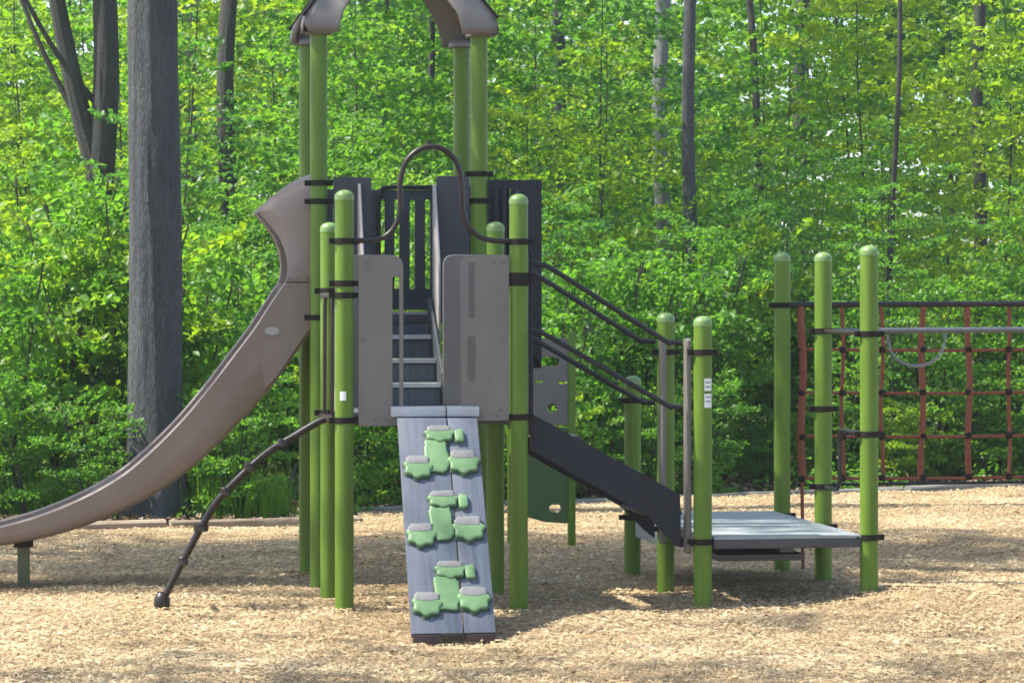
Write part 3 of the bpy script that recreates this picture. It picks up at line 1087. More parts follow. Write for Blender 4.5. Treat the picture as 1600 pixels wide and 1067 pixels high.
MB().box((-0.085, 0.08, 1.262), (-0.03, YM - 0.08, 1.30)).obj('mounting_bar', 'pipe', cl, bevel=0.006)
MB().box((-0.075, 0.08, 2.11), (-0.035, YM - 0.08, 2.145)).obj('mounting_bar', 'pipe', cl, bevel=0.006)
# left side panel between the lower deck posts
plate('side_panel', 'edge', ROOT, rounded([(0.09, 1.32), (YM - 0.09, 1.32), (YM - 0.09, 2.10), (0.09, 2.10)], 0.03), [slot(0.2 + 0.15 * k, 1.45, 0.25 + 0.15 * k, 2.0) for k in range(4)], 0.018, (0.012, 0, 0), (0, 1, 0), (0, 0, 1))

# ------------------------------------------------------------------ stair down to the low platform
so = empty('side_stair', (0, 0, 0), 0, ROOT)
for yy, n_ in ((0.07, 0), (0.93, 1)):
    poly = [P(x, y, 0.07) for x, y in ((829, 645), (1062, 772), (1064, 856), (1046, 842), (1012, 806), (834, 706), (829, 702))]
    plate('stringer', 'navy', so, rounded([(p.x, p.z) for p in poly], 0.012), (), 0.035, (0, yy, 0))
drop, run = ZL - ZP, XA - X1
for k in range(1, 5):
    z = ZL - drop * k / 5
    xx = X1 + 0.06 + (run - 0.1) * (k - 0.5) / 5
    MB().box((xx, 0.092, z - 0.03), (xx + 0.27, 0.908, z)).obj('tread', 'skirt', so, bevel=0.006)
for yy in (0.05, 0.95):
    for row in (((834, 411), (849, 415), (870, 425), (1034, 529), (1046, 534), (1066, 536)), ((832, 516), (842, 519), (862, 528), (1036, 629), (1048, 634), (1066, 636))):
        pts = [P(x, y, 0.05) for x, y in row]
        for p in pts:
            p.y = yy
        MB().tube(smooth_path(pts, 4), 0.0185, 10).obj('handrail', 'blackpipe', so)
for yy in (0.10, 0.90):
    plate('newel_board', 'panel', so, rounded([(yy - 0.06, ZP - 0.12), (yy + 0.06, ZP - 0.12), (yy + 0.06, 1.83), (yy - 0.06, 1.83)], 0.025), (), 0.03, (XA - 0.085, 0, 0), (0, 1, 0), (0, 0, 1))
    plate('newel_board', 'navy', so, rounded([(yy - 0.06, ZL - 0.16), (yy + 0.06, ZL - 0.16), (yy + 0.06, 2.42), (yy - 0.06, 2.42)], 0.025), (), 0.03, (X1 + 0.095, 0, 0), (0, 1, 0), (0, 0, 1))
# step under the platform's left edge
MB().box((XA - 0.02, YB + 0.2, ZP - 0.17), (XA + 0.068, YC - 0.2, ZP - 0.02)).obj('platform_step', 'deck', ROOT, bevel=0.008)

# grab loop on the right side of the platform (between the right-hand posts)
zt, zb = 1.165, 0.73
pts = [(XB, 0.06, zt), (XB, 0.35, zt), (XB, 0.66, zt), (XB, 0.72, zt - 0.03), (XB, 0.74, zt - 0.10), (XB, 0.74, zb + 0.12), (XB, 0.77, zb + 0.03), (XB, 0.85, zb), (XB, YB - 0.05, zb)]
MB().tube(smooth_path(pts, 5), 0.0150, 10).obj('grab_loop', 'blackpipe', ROOT)
MB().tube([(XB, 0.05, 1.865), (XB, YB - 0.05, 1.868)], 0.0175, 10).obj('side_rail', 'pipe', ROOT)

# ------------------------------------------------------------------ rope net climber, right
net = empty('rope_net_climber', (XB, YC, 0))
tag(net, 'orange rope net hanging from a black rail at the right edge', 'rope net')
NL = XB
NRX = 6.03


def loc_(p):
    return (p[0] - XB, p[1] - YC, p[2])


MB().tube([loc_((NL + 0.07, YC, 2.062)), loc_((NRX, YC, 2.075))], 0.024, 12).obj('top_rail', 'blackpipe', net)
for yy in (YB, YC):
    for q in (NRX,):
        make_post(q - XB, yy - YC, 2.45, (2.06,), parent=net)
rnd = random.Random(5)
vx = [P(x, 500, YC).x for x in (1253, 1316, 1378, 1442, 1513, 1576, 1640, 1705, 1770)]
hz = [P(1400, y, YC).z for y in (545, 612, 680, 745)]


def wob(a, b, n=9, amp=0.010, sag=0.0):
    a, b = Vector(a), Vector(b)
    ph = rnd.uniform(0, 6)
    out = []
    for i in range(n):
        t = i / (n - 1)
        q = a.lerp(b, t)
        q += Vector((amp * math.sin(9 * t + ph), amp * 0.6 * math.sin(7 * t + ph * 2), -sag * math.sin(math.pi * t)))
        out.append(q)
    return out


for i, x in enumerate(vx):
    MB().tube(wob(loc_((x, YC, 2.05)), loc_((x + rnd.uniform(-0.01, 0.01), YC + 0.01, hz[-1] - 0.03)), 14, 0.009), 0.030 if i in (0,) else (0.025 if i in (3, 4) else 0.016), 8).obj('vertical_rope', 'rope', net)
for z in hz:
    MB().tube(wob(loc_((vx[0], YC, z)), loc_((vx[-1], YC, z + 0.01)), 26, 0.006, 0.018), 0.0125, 8).obj('cross_rope', 'rope', net)
MB().tube([loc_((vx[0] - 0.04, YC + 0.01, hz[-1] - 0.055)), loc_((NRX, YC + 0.01, hz[-1] - 0.05))], 0.012, 8).obj('bottom_rail', 'blackpipe', net)
knot = MB().lathe([(0.010, -0.026), (0.026, -0.02), (0.030, 0), (0.026, 0.02), (0.010, 0.026)], 10).mesh('knot')
for x in vx[:7]:
    for z in hz:
        link('rope_joint', knot, 'clamp', net, loc_((x, YC, z - 0.006)))
MB().tube([loc_((vx[0], YC, hz[-1])), loc_((vx[0] + 0.01, YC, -0.1))], 0.014, 8).obj('anchor_rope', 'rope', net)

hr = empty('overhead_rail', (XB, YB, 1.87))
tag(hr, 'grey overhead pipe rail running right from the platform in front of the net', 'rail')
MB().tube([(0.07, 0, 0), (NRX - XB - 0.06, 0, 0.012)], 0.022, 12).obj('rail_pipe', 'greypipe', hr)
MB().lathe([(0.03, 0), (0.03, 0.05)], 12, (0.30, 0, -0.025)).obj('rail_collar', 'clamp', hr)

# chain loop hanging from the rail
pa, pb = P(1386, 521, YB), P(1476, 521, YB)
ch = empty('hanging_chain', (pa.x, YB, pa.z))
tag(ch, 'slack grey steel chain loop hanging from the overhead rail before the orange net', 'chain')
curve_pts = []
for i in range(29):
    t = i / 28
    a = math.pi * t
    curve_pts.append(Vector((0.005 + (pb.x - pa.x) * (0.5 - 0.5 * math.cos(a)), 0, -0.005 - 0.235 * math.sin(a) ** 0.8)))
lk = MB()
ring = []
for i in range(14):
    a = 2 * math.pi * i / 14
    ring.append(Vector((0.020 * math.cos(a), 0.009 * math.sin(a), 0)))
lk.tube(ring + [ring[0]], 0.0048, 6, caps=False)
LINK = lk.mesh('link')
for i in range(28):
    p, q = curve_pts[i], curve_pts[i + 1]
    o = link('chain_link', LINK, 'chain', ch, (p + q) / 2)
    t = (q - p).normalized()
    o.rotation_mode = 'QUATERNION'
    o.rotation_quaternion = t.to_track_quat('X', 'Z') @ Matrix.Rotation(math.pi / 2 * (i % 2), 3, 'X').to_quaternion()

# ------------------------------------------------------------------ play panel on two legs behind the stair
YP = 5.1
pc = P(862, 850, YP)
pp = empty('play_board', (pc.x, YP, 0))
tag(pp, 'brown and dark green play board on thin legs behind the side stair', 'play board')
s_ = (P(900, 700, YP).x - P(830, 700, YP).x) / 70.0


def pl(px, py):
    q = P(px, py, YP)
    return (q.x - pc.x, q.z)


plate('upper_board', 'panel', pp, rounded([pl(800, 664), pl(888, 664), pl(888, 528), pl(800, 528)], 0.03), [slot(*pl(842, 572), *pl(874, 558)), slot(*pl(834, 598), *pl(848, 594)), slot(*pl(872, 600), *pl(886, 596)), slot(*pl(855, 645), *pl(870, 630))], 0.022)
low = [pl(800, 805), pl(825, 808), pl(850, 815), pl(888, 818), pl(888, 668), pl(800, 668)]
plate('lower_board', 'playgreen', pp, rounded(low, 0.03), [slot(*pl(858, 800), *pl(876, 788))], 0.022)
for px in (799, 893):
    q = pl(px, 700)
    MB().box((q[0] - 0.032, -0.03, -0.3), (q[0] + 0.032, 0.03, pl(px, 520)[1])).obj('leg', 'post', pp, bevel=0.008)

# ------------------------------------------------------------------ timber edging round the mulch
tm = {}


def timber(a, b, mat, label, h=0.13):
    a, b = Vector((a[0], a[1])), Vector((b[0], b[1]))
    L = (b - a).length
    bm_ = MB()
    n = 9
    vs, fs = [], []
    r2 = random.Random(int(a.x * 97 + a.y * 13))
    for i in range(n):
        x = -L / 2 + L * i / (n - 1)
        j = lambda: r2.uniform(-0.006, 0.006)
        for (yy, zz) in ((-0.065, -0.15), (0.065, -0.15), (0.068, h - 0.02), (0.05, h), (-0.05, h), (-0.068, h - 0.02)):
            vs.append((x, yy + j(), zz + j()))
    for i in range(n - 1):
        for s in range(6):
            s2 = (s + 1) % 6
            fs.append((i * 6 + s, (i + 1) * 6 + s, (i + 1) * 6 + s2, i * 6 + s2))
    fs.append(tuple(range(6)))
    fs.append(tuple((n - 1) * 6 + s for s in range(5, -1, -1)))
    me = bm_.add(vs, fs).mesh('timber')
    bmx = bmesh.new()
    bmx.from_mesh(me)
    bmesh.ops.recalc_face_normals(bmx, faces=bmx.faces)
    bmx.to_mesh(me)
    bmx.free()
    o = link('edging_timber', me, mat)
    c = (a + b) / 2
    o.location = (c.x, c.y, 0)
    o.rotation_euler = (0, r2.uniform(-0.006, 0.006), math.atan2(b.y - a.y, b.x - a.x))
    tag(o, label, 'timber', 'timbers edging the mulch bed')


def bp(x, off=0.07):
    return (x, border_y(x) + off)


ED = [(-5.4, -3.05, 'timber', 'weathered edging timber at the far left under the low end of the slide'),
      (-3.0, -0.85, 'timber', 'weathered edging timber below the slide and left of the big grey trunk'),
      (-0.8, 1.0, 'timber', 'weathered edging timber behind the curved climbing pole'),
      (1.15, 2.45, 'timber2', 'grey edging timber seen under the tower between its green posts'),
      (2.5, 4.25, 'timber2', 'grey edging timber behind the side stair and play panel'),
      (4.35, 6.0, 'timber2', 'grey edging timber behind the low platform'),
      (6.05, 7.45, 'timber2', 'grey edging timber under the left part of the orange net'),
      (7.55, 9.6, 'timber2', 'grey edging timber at the far right below the orange net')]
for xa, xb, mt, lb in ED:
    timber(bp(xa), bp(xb), mt, lb, 0.055 if mt == 'timber' else 0.05)


# ------------------------------------------------------------------ trees
def spray(rng, base, az, pitch, length, n, width, droop):
    t = np.sqrt(rng.uniform(0.02, 1, n))
    lat = rng.uniform(-1, 1, n) * width * length * np.power(np.sin(np.clip(t, 0.05, 0.97) * math.pi * 0.92 + 0.12), 0.8)
    h = t * length
    x = base[0] + h * math.cos(az) * math.cos(pitch) - lat * math.sin(az)
    y = base[1] + h * math.sin(az) * math.cos(pitch) + lat * math.cos(az)
    z = base[2] + h * math.sin(pitch) - droop * t * t * length + rng.normal(0, 0.036 * length ** 0.5, n) - 0.08 * np.abs(lat)
    return np.stack([x, y, z], 1)


def limb_points(base, az, pitch, length, droop, n=4):
    out = []
    for i in range(n):
        t = i / (n - 1)
        out.append((base[0] + t * length * math.cos(az) * math.cos(pitch), base[1] + t * length * math.sin(az) * math.cos(pitch), base[2] + t * length * math.sin(pitch) - droop * t * t * length))
    return out


def plant(seed, h, r0, first, nspray, lens, nleaf, lsize, width=0.45, pitch=(0.05, 0.4), droop=0.25, shape='cone', lean=0.03, stems=1, tilt=0.8):
    rng = np.random.default_rng(seed)
    wood = MB()
    limbs = MB()
    pos = []
    tn = []
    for sidx in range(stems):
        la = rng.uniform(0, 2 * math.pi)
        ln = lean if stems == 1 else 0.28
        off = 0 if stems == 1 else 0.06
        zs = np.linspace(-0.3, h, 9)
        path = [Vector((off * math.cos(la) + ln * max(z, 0) * math.cos(la) + 0.02 * h * 0.5 * math.sin(z * 0.9 + sidx + seed), off * math.sin(la) + ln * max(z, 0) * math.sin(la) + 0.02 * h * 0.5 * math.cos(z * 0.8 + sidx * 2 + seed), z)) for z in zs]
        wood.tube(path, [max(0.008, r0 * (1 - 0.85 * max(z, 0) / h)) for z in zs], 8)

        def at(z):
            f = (z + 0.3) / (h + 0.3) * 8
            i = min(int(f), 7)
            return path[i].lerp(path[i + 1], f - i)
        for k in range(nspray // stems):
            f = (k + rng.uniform(0, 1)) / (nspray // stems)
            z = first + (h * 0.99 - first) * f
            if shape == 'cone':
                le = lens[1] + (lens[0] - lens[1]) * f
            else:
                le = lens[0] + (lens[1] - lens[0]) * math.sin(math.pi * (0.12 + 0.8 * f))
            le *= rng.uniform(0.65, 1.25)
            az = k * 2.4 + rng.uniform(-0.5, 0.5)
            pi_ = rng.uniform(*pitch) + 0.35 * f * (1 if shape == 'cone' else 1.2)
            b = at(z)
            for mb_ in (wood, limbs):
                mb_.tube(limb_points(b, az, pi_, le * 0.85, droop), [max(0.004, r0 * 0.28 * (1 - 0.6 * f)), max(0.004, r0 * 0.2 * (1 - 0.6 * f)), 0.004 + r0 * 0.03, 0.003], 5, caps=False)
            n = int(nleaf * le / lens[1] * rng.uniform(0.7, 1.3)) + 6
            pos.append(spray(rng, b, az, pi_, le, n, width, droop))
            tn.append(np.clip(rng.normal(0.5, 0.2) + rng.normal(0, 0.16, n), 0, 1))
    pos = np.concatenate(pos)
    tn = np.concatenate(tn)
    lm = leaf_mesh('crown', pos, lsize, rng, tilt, tn)
    if h > 14:
        LIMBS[seed] = limbs.mesh('limbs')
    return wood.mesh('trunk'), lm


PROTO = {}
LIMBS = {}
for k in range(3):
    PROTO['shrub', k] = plant(10 + k, 2.1 + 0.3 * k, 0.022, 0.12, 50, (0.45, 0.95), 66, 0.088, 0.5, (0.15, 0.6), 0.25, 'round', stems=5, tilt=0.9)
for k in range(4):
    PROTO['sapling', k] = plant(20 + k, 6.2 + 0.5 * k, 0.034, 0.6, 44, (0.5, 1.9), 112, 0.122, 0.5, (-0.05, 0.22), 0.18, 'round', tilt=0.6)
for k in range(3):
    PROTO['canopy', k] = plant(30 + k, 16 + k, 0.17, 8.5, 52, (1.2, 3.6), 105, 0.15, 0.4, (0.1, 0.6), 0.15, 'round', tilt=0.8)
for k in range(3):
    PROTO['shade', k] = plant(50 + k, 16 + k, 0.19, 8.0, 60, (1.3, 3.2), 175, 0.15, 0.4, (0.1, 0.6), 0.15, 'round', tilt=0.7)
for k in range(2):
    PROTO['young', k] = plant(40 + k, 9.5 + k, 0.07, 1.6, 76, (0.7, 2.3), 92, 0.15, 0.42, (0.0, 0.35), 0.2, 'round', tilt=0.75)

_leafcopies = {}


def place(kind, k, loc, rz, sc, name, label, cat, leaf='leaf', barkm='bark_dark', group=None, bare=False, zs=1.0):
    wood, crown = PROTO[kind, k]
    root = empty(name, loc, rz)
    root.scale = (sc, sc, sc * zs)
    tag(root, label, cat, group)
    key = ('w', kind, k, barkm)
    if key not in _leafcopies:
        me = wood.copy()
        me.materials.clear()
        me.materials.append(M[barkm])
        _leafcopies[key] = me
    o = link('trunk' if cat == 'tree' else 'stems', _leafcopies[key], None, root)
    key = ('l', kind, k, leaf)
    if key not in _leafcopies:
        me = crown.copy()
        me.materials.clear()
        me.materials.append(M[leaf])
        _leafcopies[key] = me
    link('crown' if cat == 'tree' else 'foliage', _leafcopies[key], None, root)
    return root


def where(px):
    if px < 190:
        return 'left of the big grey trunk'
    if px < 300:
        return 'around the big grey trunk'
    if px < 480:
        return 'above the slide'
    if px < 770:
        return 'behind the tower'
    if px < 1060:
        return 'behind the side stair'
    if px < 1240:
        return 'behind the low platform'
    return 'behind the orange net'


def tall_trunk(name, label, px, dist, r, barkm, k, height=15.0, lean=(0.0, 0.0), flare=1.5, seed=0, px_top=None, crown=True, leaf='leaf', z0=-0.3, branches=(), turn=0.0, lift=0.0, bend=0.2):
    """mature tree: fissured trunk, high crown"""
    c = G(px, dist)
    root = empty(name, (c.x, c.y, 0))
    tag(root, label, 'tree')
    seg, rows = 64, 170
    vs, fs = [], []
    zsN = [z0 + (height - z0) * (i / (rows - 1)) ** 1.25 for i in range(rows)]
    for z in zsN:
        rr = r * (1 - 0.55 * max(0, z) / height) 
        ox = lean[0] * z + bend * min(1, z / 4) * noise.noise(Vector((z * 0.3, seed, 0)))
        oy = lean[1] * z + bend * min(1, z / 4) * noise.noise(Vector((z * 0.3, seed, 5)))
        for s in range(seg):
            a = 2 * math.pi * s / seg
            n_ = noise.noise(Vector((math.cos(a) * 4.2, math.sin(a) * 4.2, z * 0.9 + seed)))
            n2 = noise.noise(Vector((math.cos(a) * 1.3, math.sin(a) * 1.3, z * 0.35 + seed * 3)))
            fl_ = (flare - 1) * math.exp(-max(0, z + 0.05) / 0.35) * (1 + 0.8 * math.cos(5 * a + seed) + 0.5 * math.cos(3 * a + 2 * seed))
            n3 = noise.noise(Vector((math.cos(a) * 9, math.sin(a) * 9, z * 2.6 + seed)))
            q = rr * (1 + 0.06 * n_ + 0.06 * n2 + 0.03 * n3 + fl_)
            vs.append((ox + q * math.cos(a), oy + q * math.sin(a), z))
    for i in range(rows - 1):
        for s in range(seg):
            s2 = (s + 1) % seg
            fs.append((i * seg + s, i * seg + s2, (i + 1) * seg + s2, (i + 1) * seg + s))
    tk = MB().add(vs, fs).obj('trunk', barkm, root)
    for (bz, az, le, br, up) in branches:
        b = Vector((lean[0] * bz, lean[1] * bz, bz))
        pts = [b + Vector((math.cos(az) * le * t, math.sin(az) * le * t, up * le * t * (0.6 + 0.5 * t))) for t in (0, 0.25, 0.5, 0.75, 1)]
        MB().tube(smooth_path(pts, 3), [br * (1 - 0.6 * i / 12) for i in range(13)], 10).obj('limb', barkm, root)
    if crown:
        wood, cr = PROTO['canopy', k]
        key = ('l', 'canopy', k, leaf)
        if key not in _leafcopies:
            me = cr.copy()
            me.materials.clear()
            me.materials.append(M[leaf])
            _leafcopies[key] = me
        o = link('crown', _leafcopies[key], None, root, (lean[0] * 10, lean[1] * 10, lift))
        o.rotation_euler = (0, 0, turn)
        key = ('limbs', 'canopy', k, barkm)
        if key not in _leafcopies:
            me = LIMBS[30 + k].copy()
            me.materials.clear()
            me.materials.append(M[barkm])
            _leafcopies[key] = me
        o = link('limbs', _leafcopies[key], None, root, (lean[0] * 10, lean[1] * 10, lift))
        o.rotation_euler = (0, 0, turn)
    return root


tall_trunk('tree', 'broad straight grey trunk standing behind the slide', 243, 28.6, 0.275, 'bark_grey', 0, 22.0, (-0.004, 0), 1.25, 1, lift=6.5, bend=0.04)
tall_trunk('tree', 'dark forked trunk at the far left, its right stem upright', 150, 37.0, 0.20, 'bark_dark', 1, 15, (0.010, 0.0), 1.5, 2, branches=((3.7, math.pi + 0.1, 1.1, 0.15, 5.0), (4.6, math.pi + 0.3, 1.6, 0.045, 1.5), (4.1, math.pi - 0.2, 1.3, 0.05, 1.9)))
tall_trunk('tree', 'dark slender trunk between the big grey trunk and the tower', 356, 40.0, 0.145, 'bark_dark', 2, 15, (0.006, 0), 1.3, 3)
tall_trunk('tree', 'pale grey speckled trunk standing behind the side stair', 1036, 42.0, 0.135, 'bark_pale', 0, 15, (0.002, 0), 1.3, 4)
tall_trunk('tree', 'thin dark straight trunk just right of the pale grey trunk', 1079, 36.0, 0.095, 'bark_grey', 1, 14, (-0.003, 0), 1.3, 5)
tall_trunk('tree', 'slim dark leaning trunk above the low platform', 1383, 38.0, 0.042, 'bark_dark', 2, 12, (0.03, 0), 1.2, 6, crown=False)
tall_trunk('tree', 'slim curved trunk among leaves above the side stair', 1205, 45.0, 0.075, 'bark_dark', 2, 13, (-0.05, 0), 1.2, 7, crown=False)
tall_trunk('tree', 'distant grey trunk right of the roofed tower', 872, 52.0, 0.16, 'bark_grey', 1, 16, (0.0, 0), 1.2, 8)
tall_trunk('tree', 'distant grey trunk left behind the net', 1246, 56.0, 0.15, 'bark_grey', 0, 16, (0.004, 0), 1.2, 9)
tall_trunk('tree', 'distant dark trunk near the right edge above the net', 1535, 50.0, 0.13, 'bark_dark', 1, 16, (-0.01, 0), 1.2, 10)
tall_trunk('tree', 'distant thin trunk seen through the tower opening', 668, 47.0, 0.07, 'bark_dark', 2, 15, (0.01, 0), 1.2, 11)

rs = random.Random(21)
# shade trees beside the playground whose crowns dapple the mulch
for i, (x, y, k, sc_, kd, zz_) in enumerate(((-5.6, 4.3, 0, 0.95, 'shade', 1.0), (-10.0, -2.6, 2, 1.1, 'canopy', 1.15), (-12.4, 4.3, 1, 0.95, 'shade', 1.4), (-8.6, 5.2, 2, 0.92, 'shade', 1.35))):
    place(kd, k, (x, y, 0), rs.uniform(0, 6), sc_, 'shade_tree', 'tall shade tree standing left of the playground', 'tree', 'leaf', 'bark_grey', 'shade trees left of the playground', zs=zz_)

LEAFS = ['leaf', 'leaf', 'leaf_yellow', 'leaf_blue']
HUE = {'leaf': 'fresh green', 'leaf_yellow': 'yellow-green', 'leaf_blue': 'deep green'}
# gaps kept open so that the trunks further back show: (pixel column, half width, trunk distance)
OPEN = [(150, 95, 37), (243, 70, 28.6), (356, 60, 40), (1036, 60, 42), (1079, 60, 36), (668, 25, 47)]


def pick_leaf(px, row):
    if px > 1230 and row >= 2 or px < 70:
        return rs.choice(['leaf_yellow', 'leaf_yellow', 'leaf'])
    if 1090 < px < 1330 and row < 2:
        return 'leaf_blue'
    return rs.choice(LEAFS)


# front row of shrubs along the edging
n = 32
for i in range(n):
    px = -60 + 1740 * (i + rs.uniform(-0.3, 0.3)) / (n - 1)
    edge = 27.6 + max(0, px - 480) * 0.0052
    if px > 1100:
        edge = 32.3 + (px - 1100) * 0.003
    dist = edge + rs.uniform(2.2, 3.8)
    if 320 < px < 500:
        dist += 4.5
    if 190 < px < 300:
        dist = 31.0
    c = G(px, dist)
    lf = rs.choice(['leaf', 'leaf', 'leaf_yellow']) if px > 600 else pick_leaf(px, 0)
    tall = px < 480
    place('shrub', i % 3, (c.x, c.y, -0.02), rs.uniform(0, 6.28), rs.uniform(1.0, 1.3) if tall else rs.uniform(0.75, 1.1), 'shrub', HUE[lf] + ' shrub at the wood edge ' + where(px), 'shrub', lf, 'bark_dark', 'shrubs along the wood edge')
# low undergrowth right behind the edging
n = 30
for i in range(n):
    px = -50 + 1720 * (i + rs.uniform(-0.4, 0.4)) / (n - 1)
    if 395 < px < 500 or 175 < px < 310:
        continue
    edge = 27.9 + max(0, px - 480) * 0.0052
    if px > 1100:
        edge = 32.5 + (px - 1100) * 0.003
    c = G(px, edge + rs.uniform(0.2, 1.0))
    c.y = max(c.y, border_y(c.x) + 0.55)
    lf = rs.choice(['leaf', 'leaf_yellow', 'leaf'])
    place('shrub', i % 3, (c.x, c.y, -0.03), rs.uniform(0, 6.28), rs.uniform(0.35, 0.6), 'low_shrub', 'low ' + HUE[lf] + ' bush by the edging ' + where(px), 'shrub', lf, 'bark_dark', 'low bushes along the edging')
# saplings, several rows deep
for row, (d0, d1, n) in enumerate(((32.2, 34.2, 9), (34, 37.5, 11), (38.5, 45, 14), (45, 54, 16))):
    for i in range(n):
        px = -120 + 1840 * (i + 0.5 + rs.uniform(-0.45, 0.45)) / n
        dist = rs.uniform(d0, d1) + max(0, px - 600) * 0.003
        sc_ = (rs.uniform(0.42, 0.58), rs.uniform(0.58, 0.75), rs.uniform(0.9, 1.15), rs.uniform(1.0, 1.25))[row]
        for ox, hw, od in OPEN:
            if abs(px - ox) < hw and dist < od + 1:
                sc_ = min(sc_, rs.uniform(0.45, 0.58))
        c = G(px, dist)
        lf = pick_leaf(px, row)
        place('sapling', (i + row) % 4, (c.x, c.y, 0), rs.uniform(0, 6.28), sc_, 'sapling', HUE[lf] + (' low sapling ' if row == 0 or sc_ < 0.6 else ' slender sapling ' if row < 2 else ' sapling deeper in the woods ') + where(px), 'tree', lf, 'bark_dark', 'saplings in the woods')
for i in range(22):
    px = -150 + 1900 * (i + rs.uniform(-0.4, 0.4)) / 21
    dist = rs.uniform(54, 75)
    c = G(px, dist)
    lf = rs.choice(LEAFS)
    place('young', i % 2, (c.x, c.y, 0.3), rs.uniform(0, 6.28), rs.uniform(0.95, 1.3), 'young_tree', HUE[lf] + ' young tree deep in woods ' + where(px), 'tree', lf, 'bark_grey', 'young trees far back in the woods')


# the far woods that read as one mass
def far_woods():
    rng = np.random.default_rng(77)
    pos = []
    for i in range(85):
        d = rng.uniform(80, 115)
        k = rng.uniform(-0.26, 0.26)
        cx = CXY.x + d * (FW.x + RT.x * k)
        cy = CXY.y + d * (FW.y + RT.y * k)
        cz = rng.uniform(1, 20)
        n = 900
        v = rng.normal(0, 1, (n, 3))
        v = nrmz(v) * np.power(rng.uniform(0, 1, (n, 1)), 0.45)
        pos.append(np.array([[cx, cy, cz]]) + v * np.array([[4.2, 4.2, 3.4]]))
    pos = np.concatenate(pos)
    return leaf_mesh('far_woods', pos, 0.42, rng, 0.9)


tag(link('far_woods', far_woods(), 'leaf'), 'far green woods filling the gaps behind the trees', 'woods', kind='stuff')


# ground cover, grass and litter beyond the edging
def ground_cover():
    rng = np.random.default_rng(8)
    pos = []
    for i in range(330):
        px = rng.uniform(-60, 1660)
        d = rng.uniform(27.6, 44)
        c = G(px, d)
        if c.y < border_y(c.x) + 0.35:
            continue
        if 400 < px < 500 and d < 34:
            continue
        n = int(rng.uniform(50, 130))
        rr = rng.uniform(0.25, 0.6)
        a = rng.uniform(0, 2 * math.pi, n)
        q = np.sqrt(rng.uniform(0, 1, n)) * rr
        pos.append(np.stack([c.x + q * np.cos(a), c.y + q * np.sin(a), rng.uniform(0.02, 0.42, n) * (1.1 - q / rr)], 1))
    pos = np.concatenate(pos)
    return leaf_mesh('ground_cover', pos, 0.075, rng, 0.6)


tag(link('ground_cover', ground_cover(), 'leaf'), 'low leafy ground cover along the edge of the woods', 'ground cover', kind='stuff')


def grass(px, d, rad, n, seed, h):
    rng = np.random.default_rng(seed)
    c = G(px, d)
    a = rng.uniform(0, 2 * math.pi, n)
    q = np.sqrt(rng.uniform(0, 1, n)) * rad
    b = np.stack([c.x + q * np.cos(a) * 1.6, c.y + q * np.sin(a), np.full(n, -0.05)], 1)
    az = rng.uniform(0, 2 * math.pi, n)
    hh = h * rng.uniform(0.5, 1.1, n)
    out = hh * rng.uniform(0.1, 0.6, n)
    side = np.stack([-np.sin(az), np.cos(az), np.zeros(n)], 1) * 0.006
    mid = b + np.stack([np.cos(az) * out * 0.35, np.sin(az) * out * 0.35, hh * 0.6], 1)
    tip = b + np.stack([np.cos(az) * out, np.sin(az) * out, hh], 1)
    verts = np.stack([b - side, b + side, mid + side * 0.8, mid - side * 0.8, tip], 1).reshape(-1, 3)
    k = np.arange(n)[:, None] * 5
    tri = np.concatenate([k + np.array([t]) for t in ((0, 1, 2), (0, 2, 3), (3, 2, 4))], 1).reshape(-1, 3)
    return fast_mesh('grass', verts, tri, np.repeat(rng.uniform(0, 1, n), 3))


tag(link('grass', grass(365, 28.7, 0.36, 900, 1, 0.5), 'grass'), 'bright grass tuft behind the curved climbing pole', 'grass', kind='stuff')
tag(link('grass', grass(150, 29.0, 0.55, 1000, 2, 0.5), 'grass'), 'bright grass tuft behind the low end of the slide', 'grass', kind='stuff')
tag(link('grass', grass(30, 29.5, 0.4, 500, 3, 0.4), 'grass'), 'grass at the far left edge behind the slide', 'grass', kind='stuff')


def litter():
    rng = np.random.default_rng(18)
    n = 22000
    px = rng.uniform(-60, 1660, n)
    d = rng.uniform(27.4, 46, n)
    k = (px - 800) / FPX
    x = CXY.x + d * (FW.x + RT.x * k)
    y = CXY.y + d * (FW.y + RT.y * k)
    by = np.array([border_y(v) for v in x])
    ok = y > by + 0.15
    x, y = x[ok], y[ok]
    z = np.maximum(0, y - 16) * 0.012 + rng.uniform(-0.06, 0.03, len(x))
    return leaf_mesh('leaf_litter', np.stack([x, y, z], 1), 0.085, rng, 0.35)


M['litter'] = leaf_mat('dry_leaf', [(0.09, 0.055, 0.03), (0.17, 0.115, 0.065), (0.26, 0.19, 0.12), (0.34, 0.27, 0.19)], 0.15, (1.2, 1.1, 0.8), 0.7)
tag(link('leaf_litter', litter(), 'litter'), 'brown dry leaf litter on the forest floor', 'leaf litter', kind='stuff')

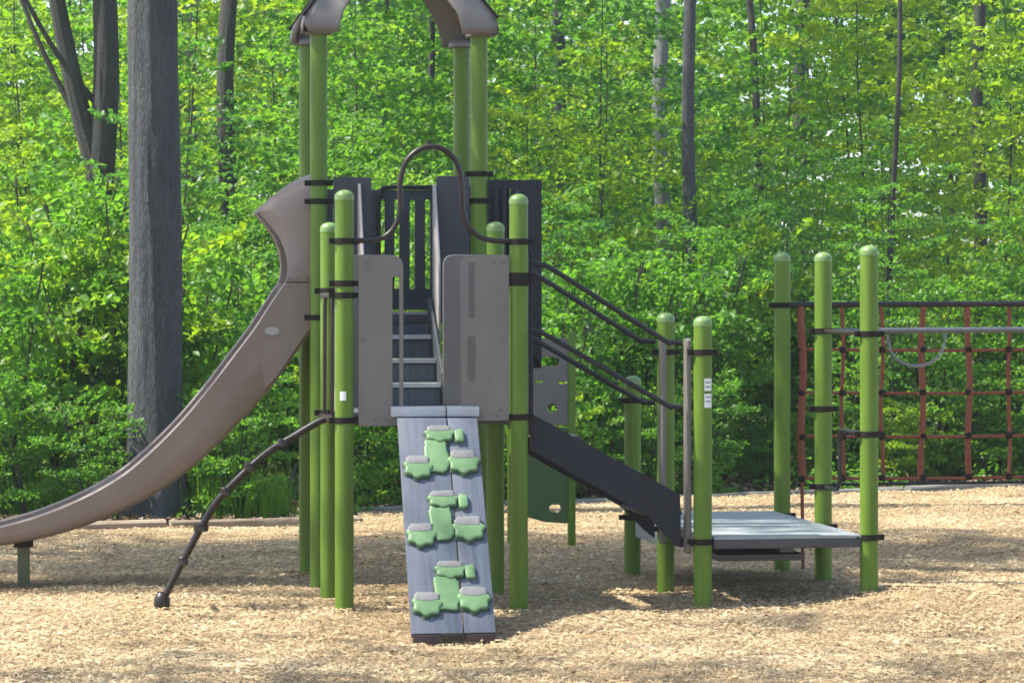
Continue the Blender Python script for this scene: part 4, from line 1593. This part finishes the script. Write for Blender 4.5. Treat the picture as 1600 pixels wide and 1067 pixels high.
# fallen logs left of the tower
for i, (px, d, L, r, rz, lb) in enumerate(((430, 31.2, 1.5, 0.09, 0.1, 'grey fallen log lying behind the curved climbing pole'), (465, 32.6, 1.9, 0.07, -0.12, 'thin fallen log lying further back in the litter'), (455, 30.4, 0.8, 0.06, 0.5, 'short broken branch on the leaf litter near the edging'))):
    c = G(px, d)
    b = MB()
    pts = [(-L / 2 + L * t, 0.04 * math.sin(5 * t + i), 0.03 * math.sin(7 * t)) for t in [k / 8 for k in range(9)]]
    b.tube(pts, [r * (1 - 0.35 * k / 8) for k in range(9)], 12)
    b.tube([(L * 0.1, 0, r * 0.5), (L * 0.16, 0.05, r + 0.18)], [r * 0.35, r * 0.2], 7)
    o = b.obj('fallen_log', 'bark_pale' if i == 0 else 'bark_grey')
    o.location = (c.x, c.y, r * 0.8)
    o.rotation_euler = (0, 0, rz)
    tag(o, lb, 'log')

# where several things would carry the same words, say which one it is by its place
ORD = ['first', 'second', 'third', 'fourth', 'fifth', 'sixth', 'seventh', 'eighth', 'ninth', 'tenth', 'eleventh', 'twelfth']


def column(o):
    v = Vector((o.location.x, o.location.y)) - CXY
    return v.dot(RT) / max(v.dot(FW), 0.1)


by = {}
for o in COL.objects:
    if o.parent is None and o.get('group') and o.get('label'):
        by.setdefault(o['label'], []).append(o)
for lb, os_ in by.items():
    if len(os_) > 1:
        for k, o in enumerate(sorted(os_, key=column)):
            o['label'] = lb + ', ' + ORD[min(k, 11)] + ' from left'

# thin haze volume added to lift the dark gaps in the woods
hz_ = MB().box((-940, -340, -1.3), (940, 940, 36)).obj('haze', None, None, smooth=False)
hm = bpy.data.materials.new('added_haze')
hm.use_nodes = True
hn = hm.node_tree
hn.nodes.clear()
ho = hn.nodes.new('ShaderNodeOutputMaterial')
hv = hn.nodes.new('ShaderNodeVolumePrincipled')
hv.inputs['Color'].default_value = (0.92, 0.96, 0.95, 1)
hv.inputs['Density'].default_value = 0.0006
hv.inputs['Anisotropy'].default_value = 0.3
hn.links.new(hv.outputs[0], ho.inputs['Volume'])
hz_.data.materials.append(hm)
tag(hz_, 'faint pale volume added to lift the dark gaps in the woods', 'haze', kind='stuff')
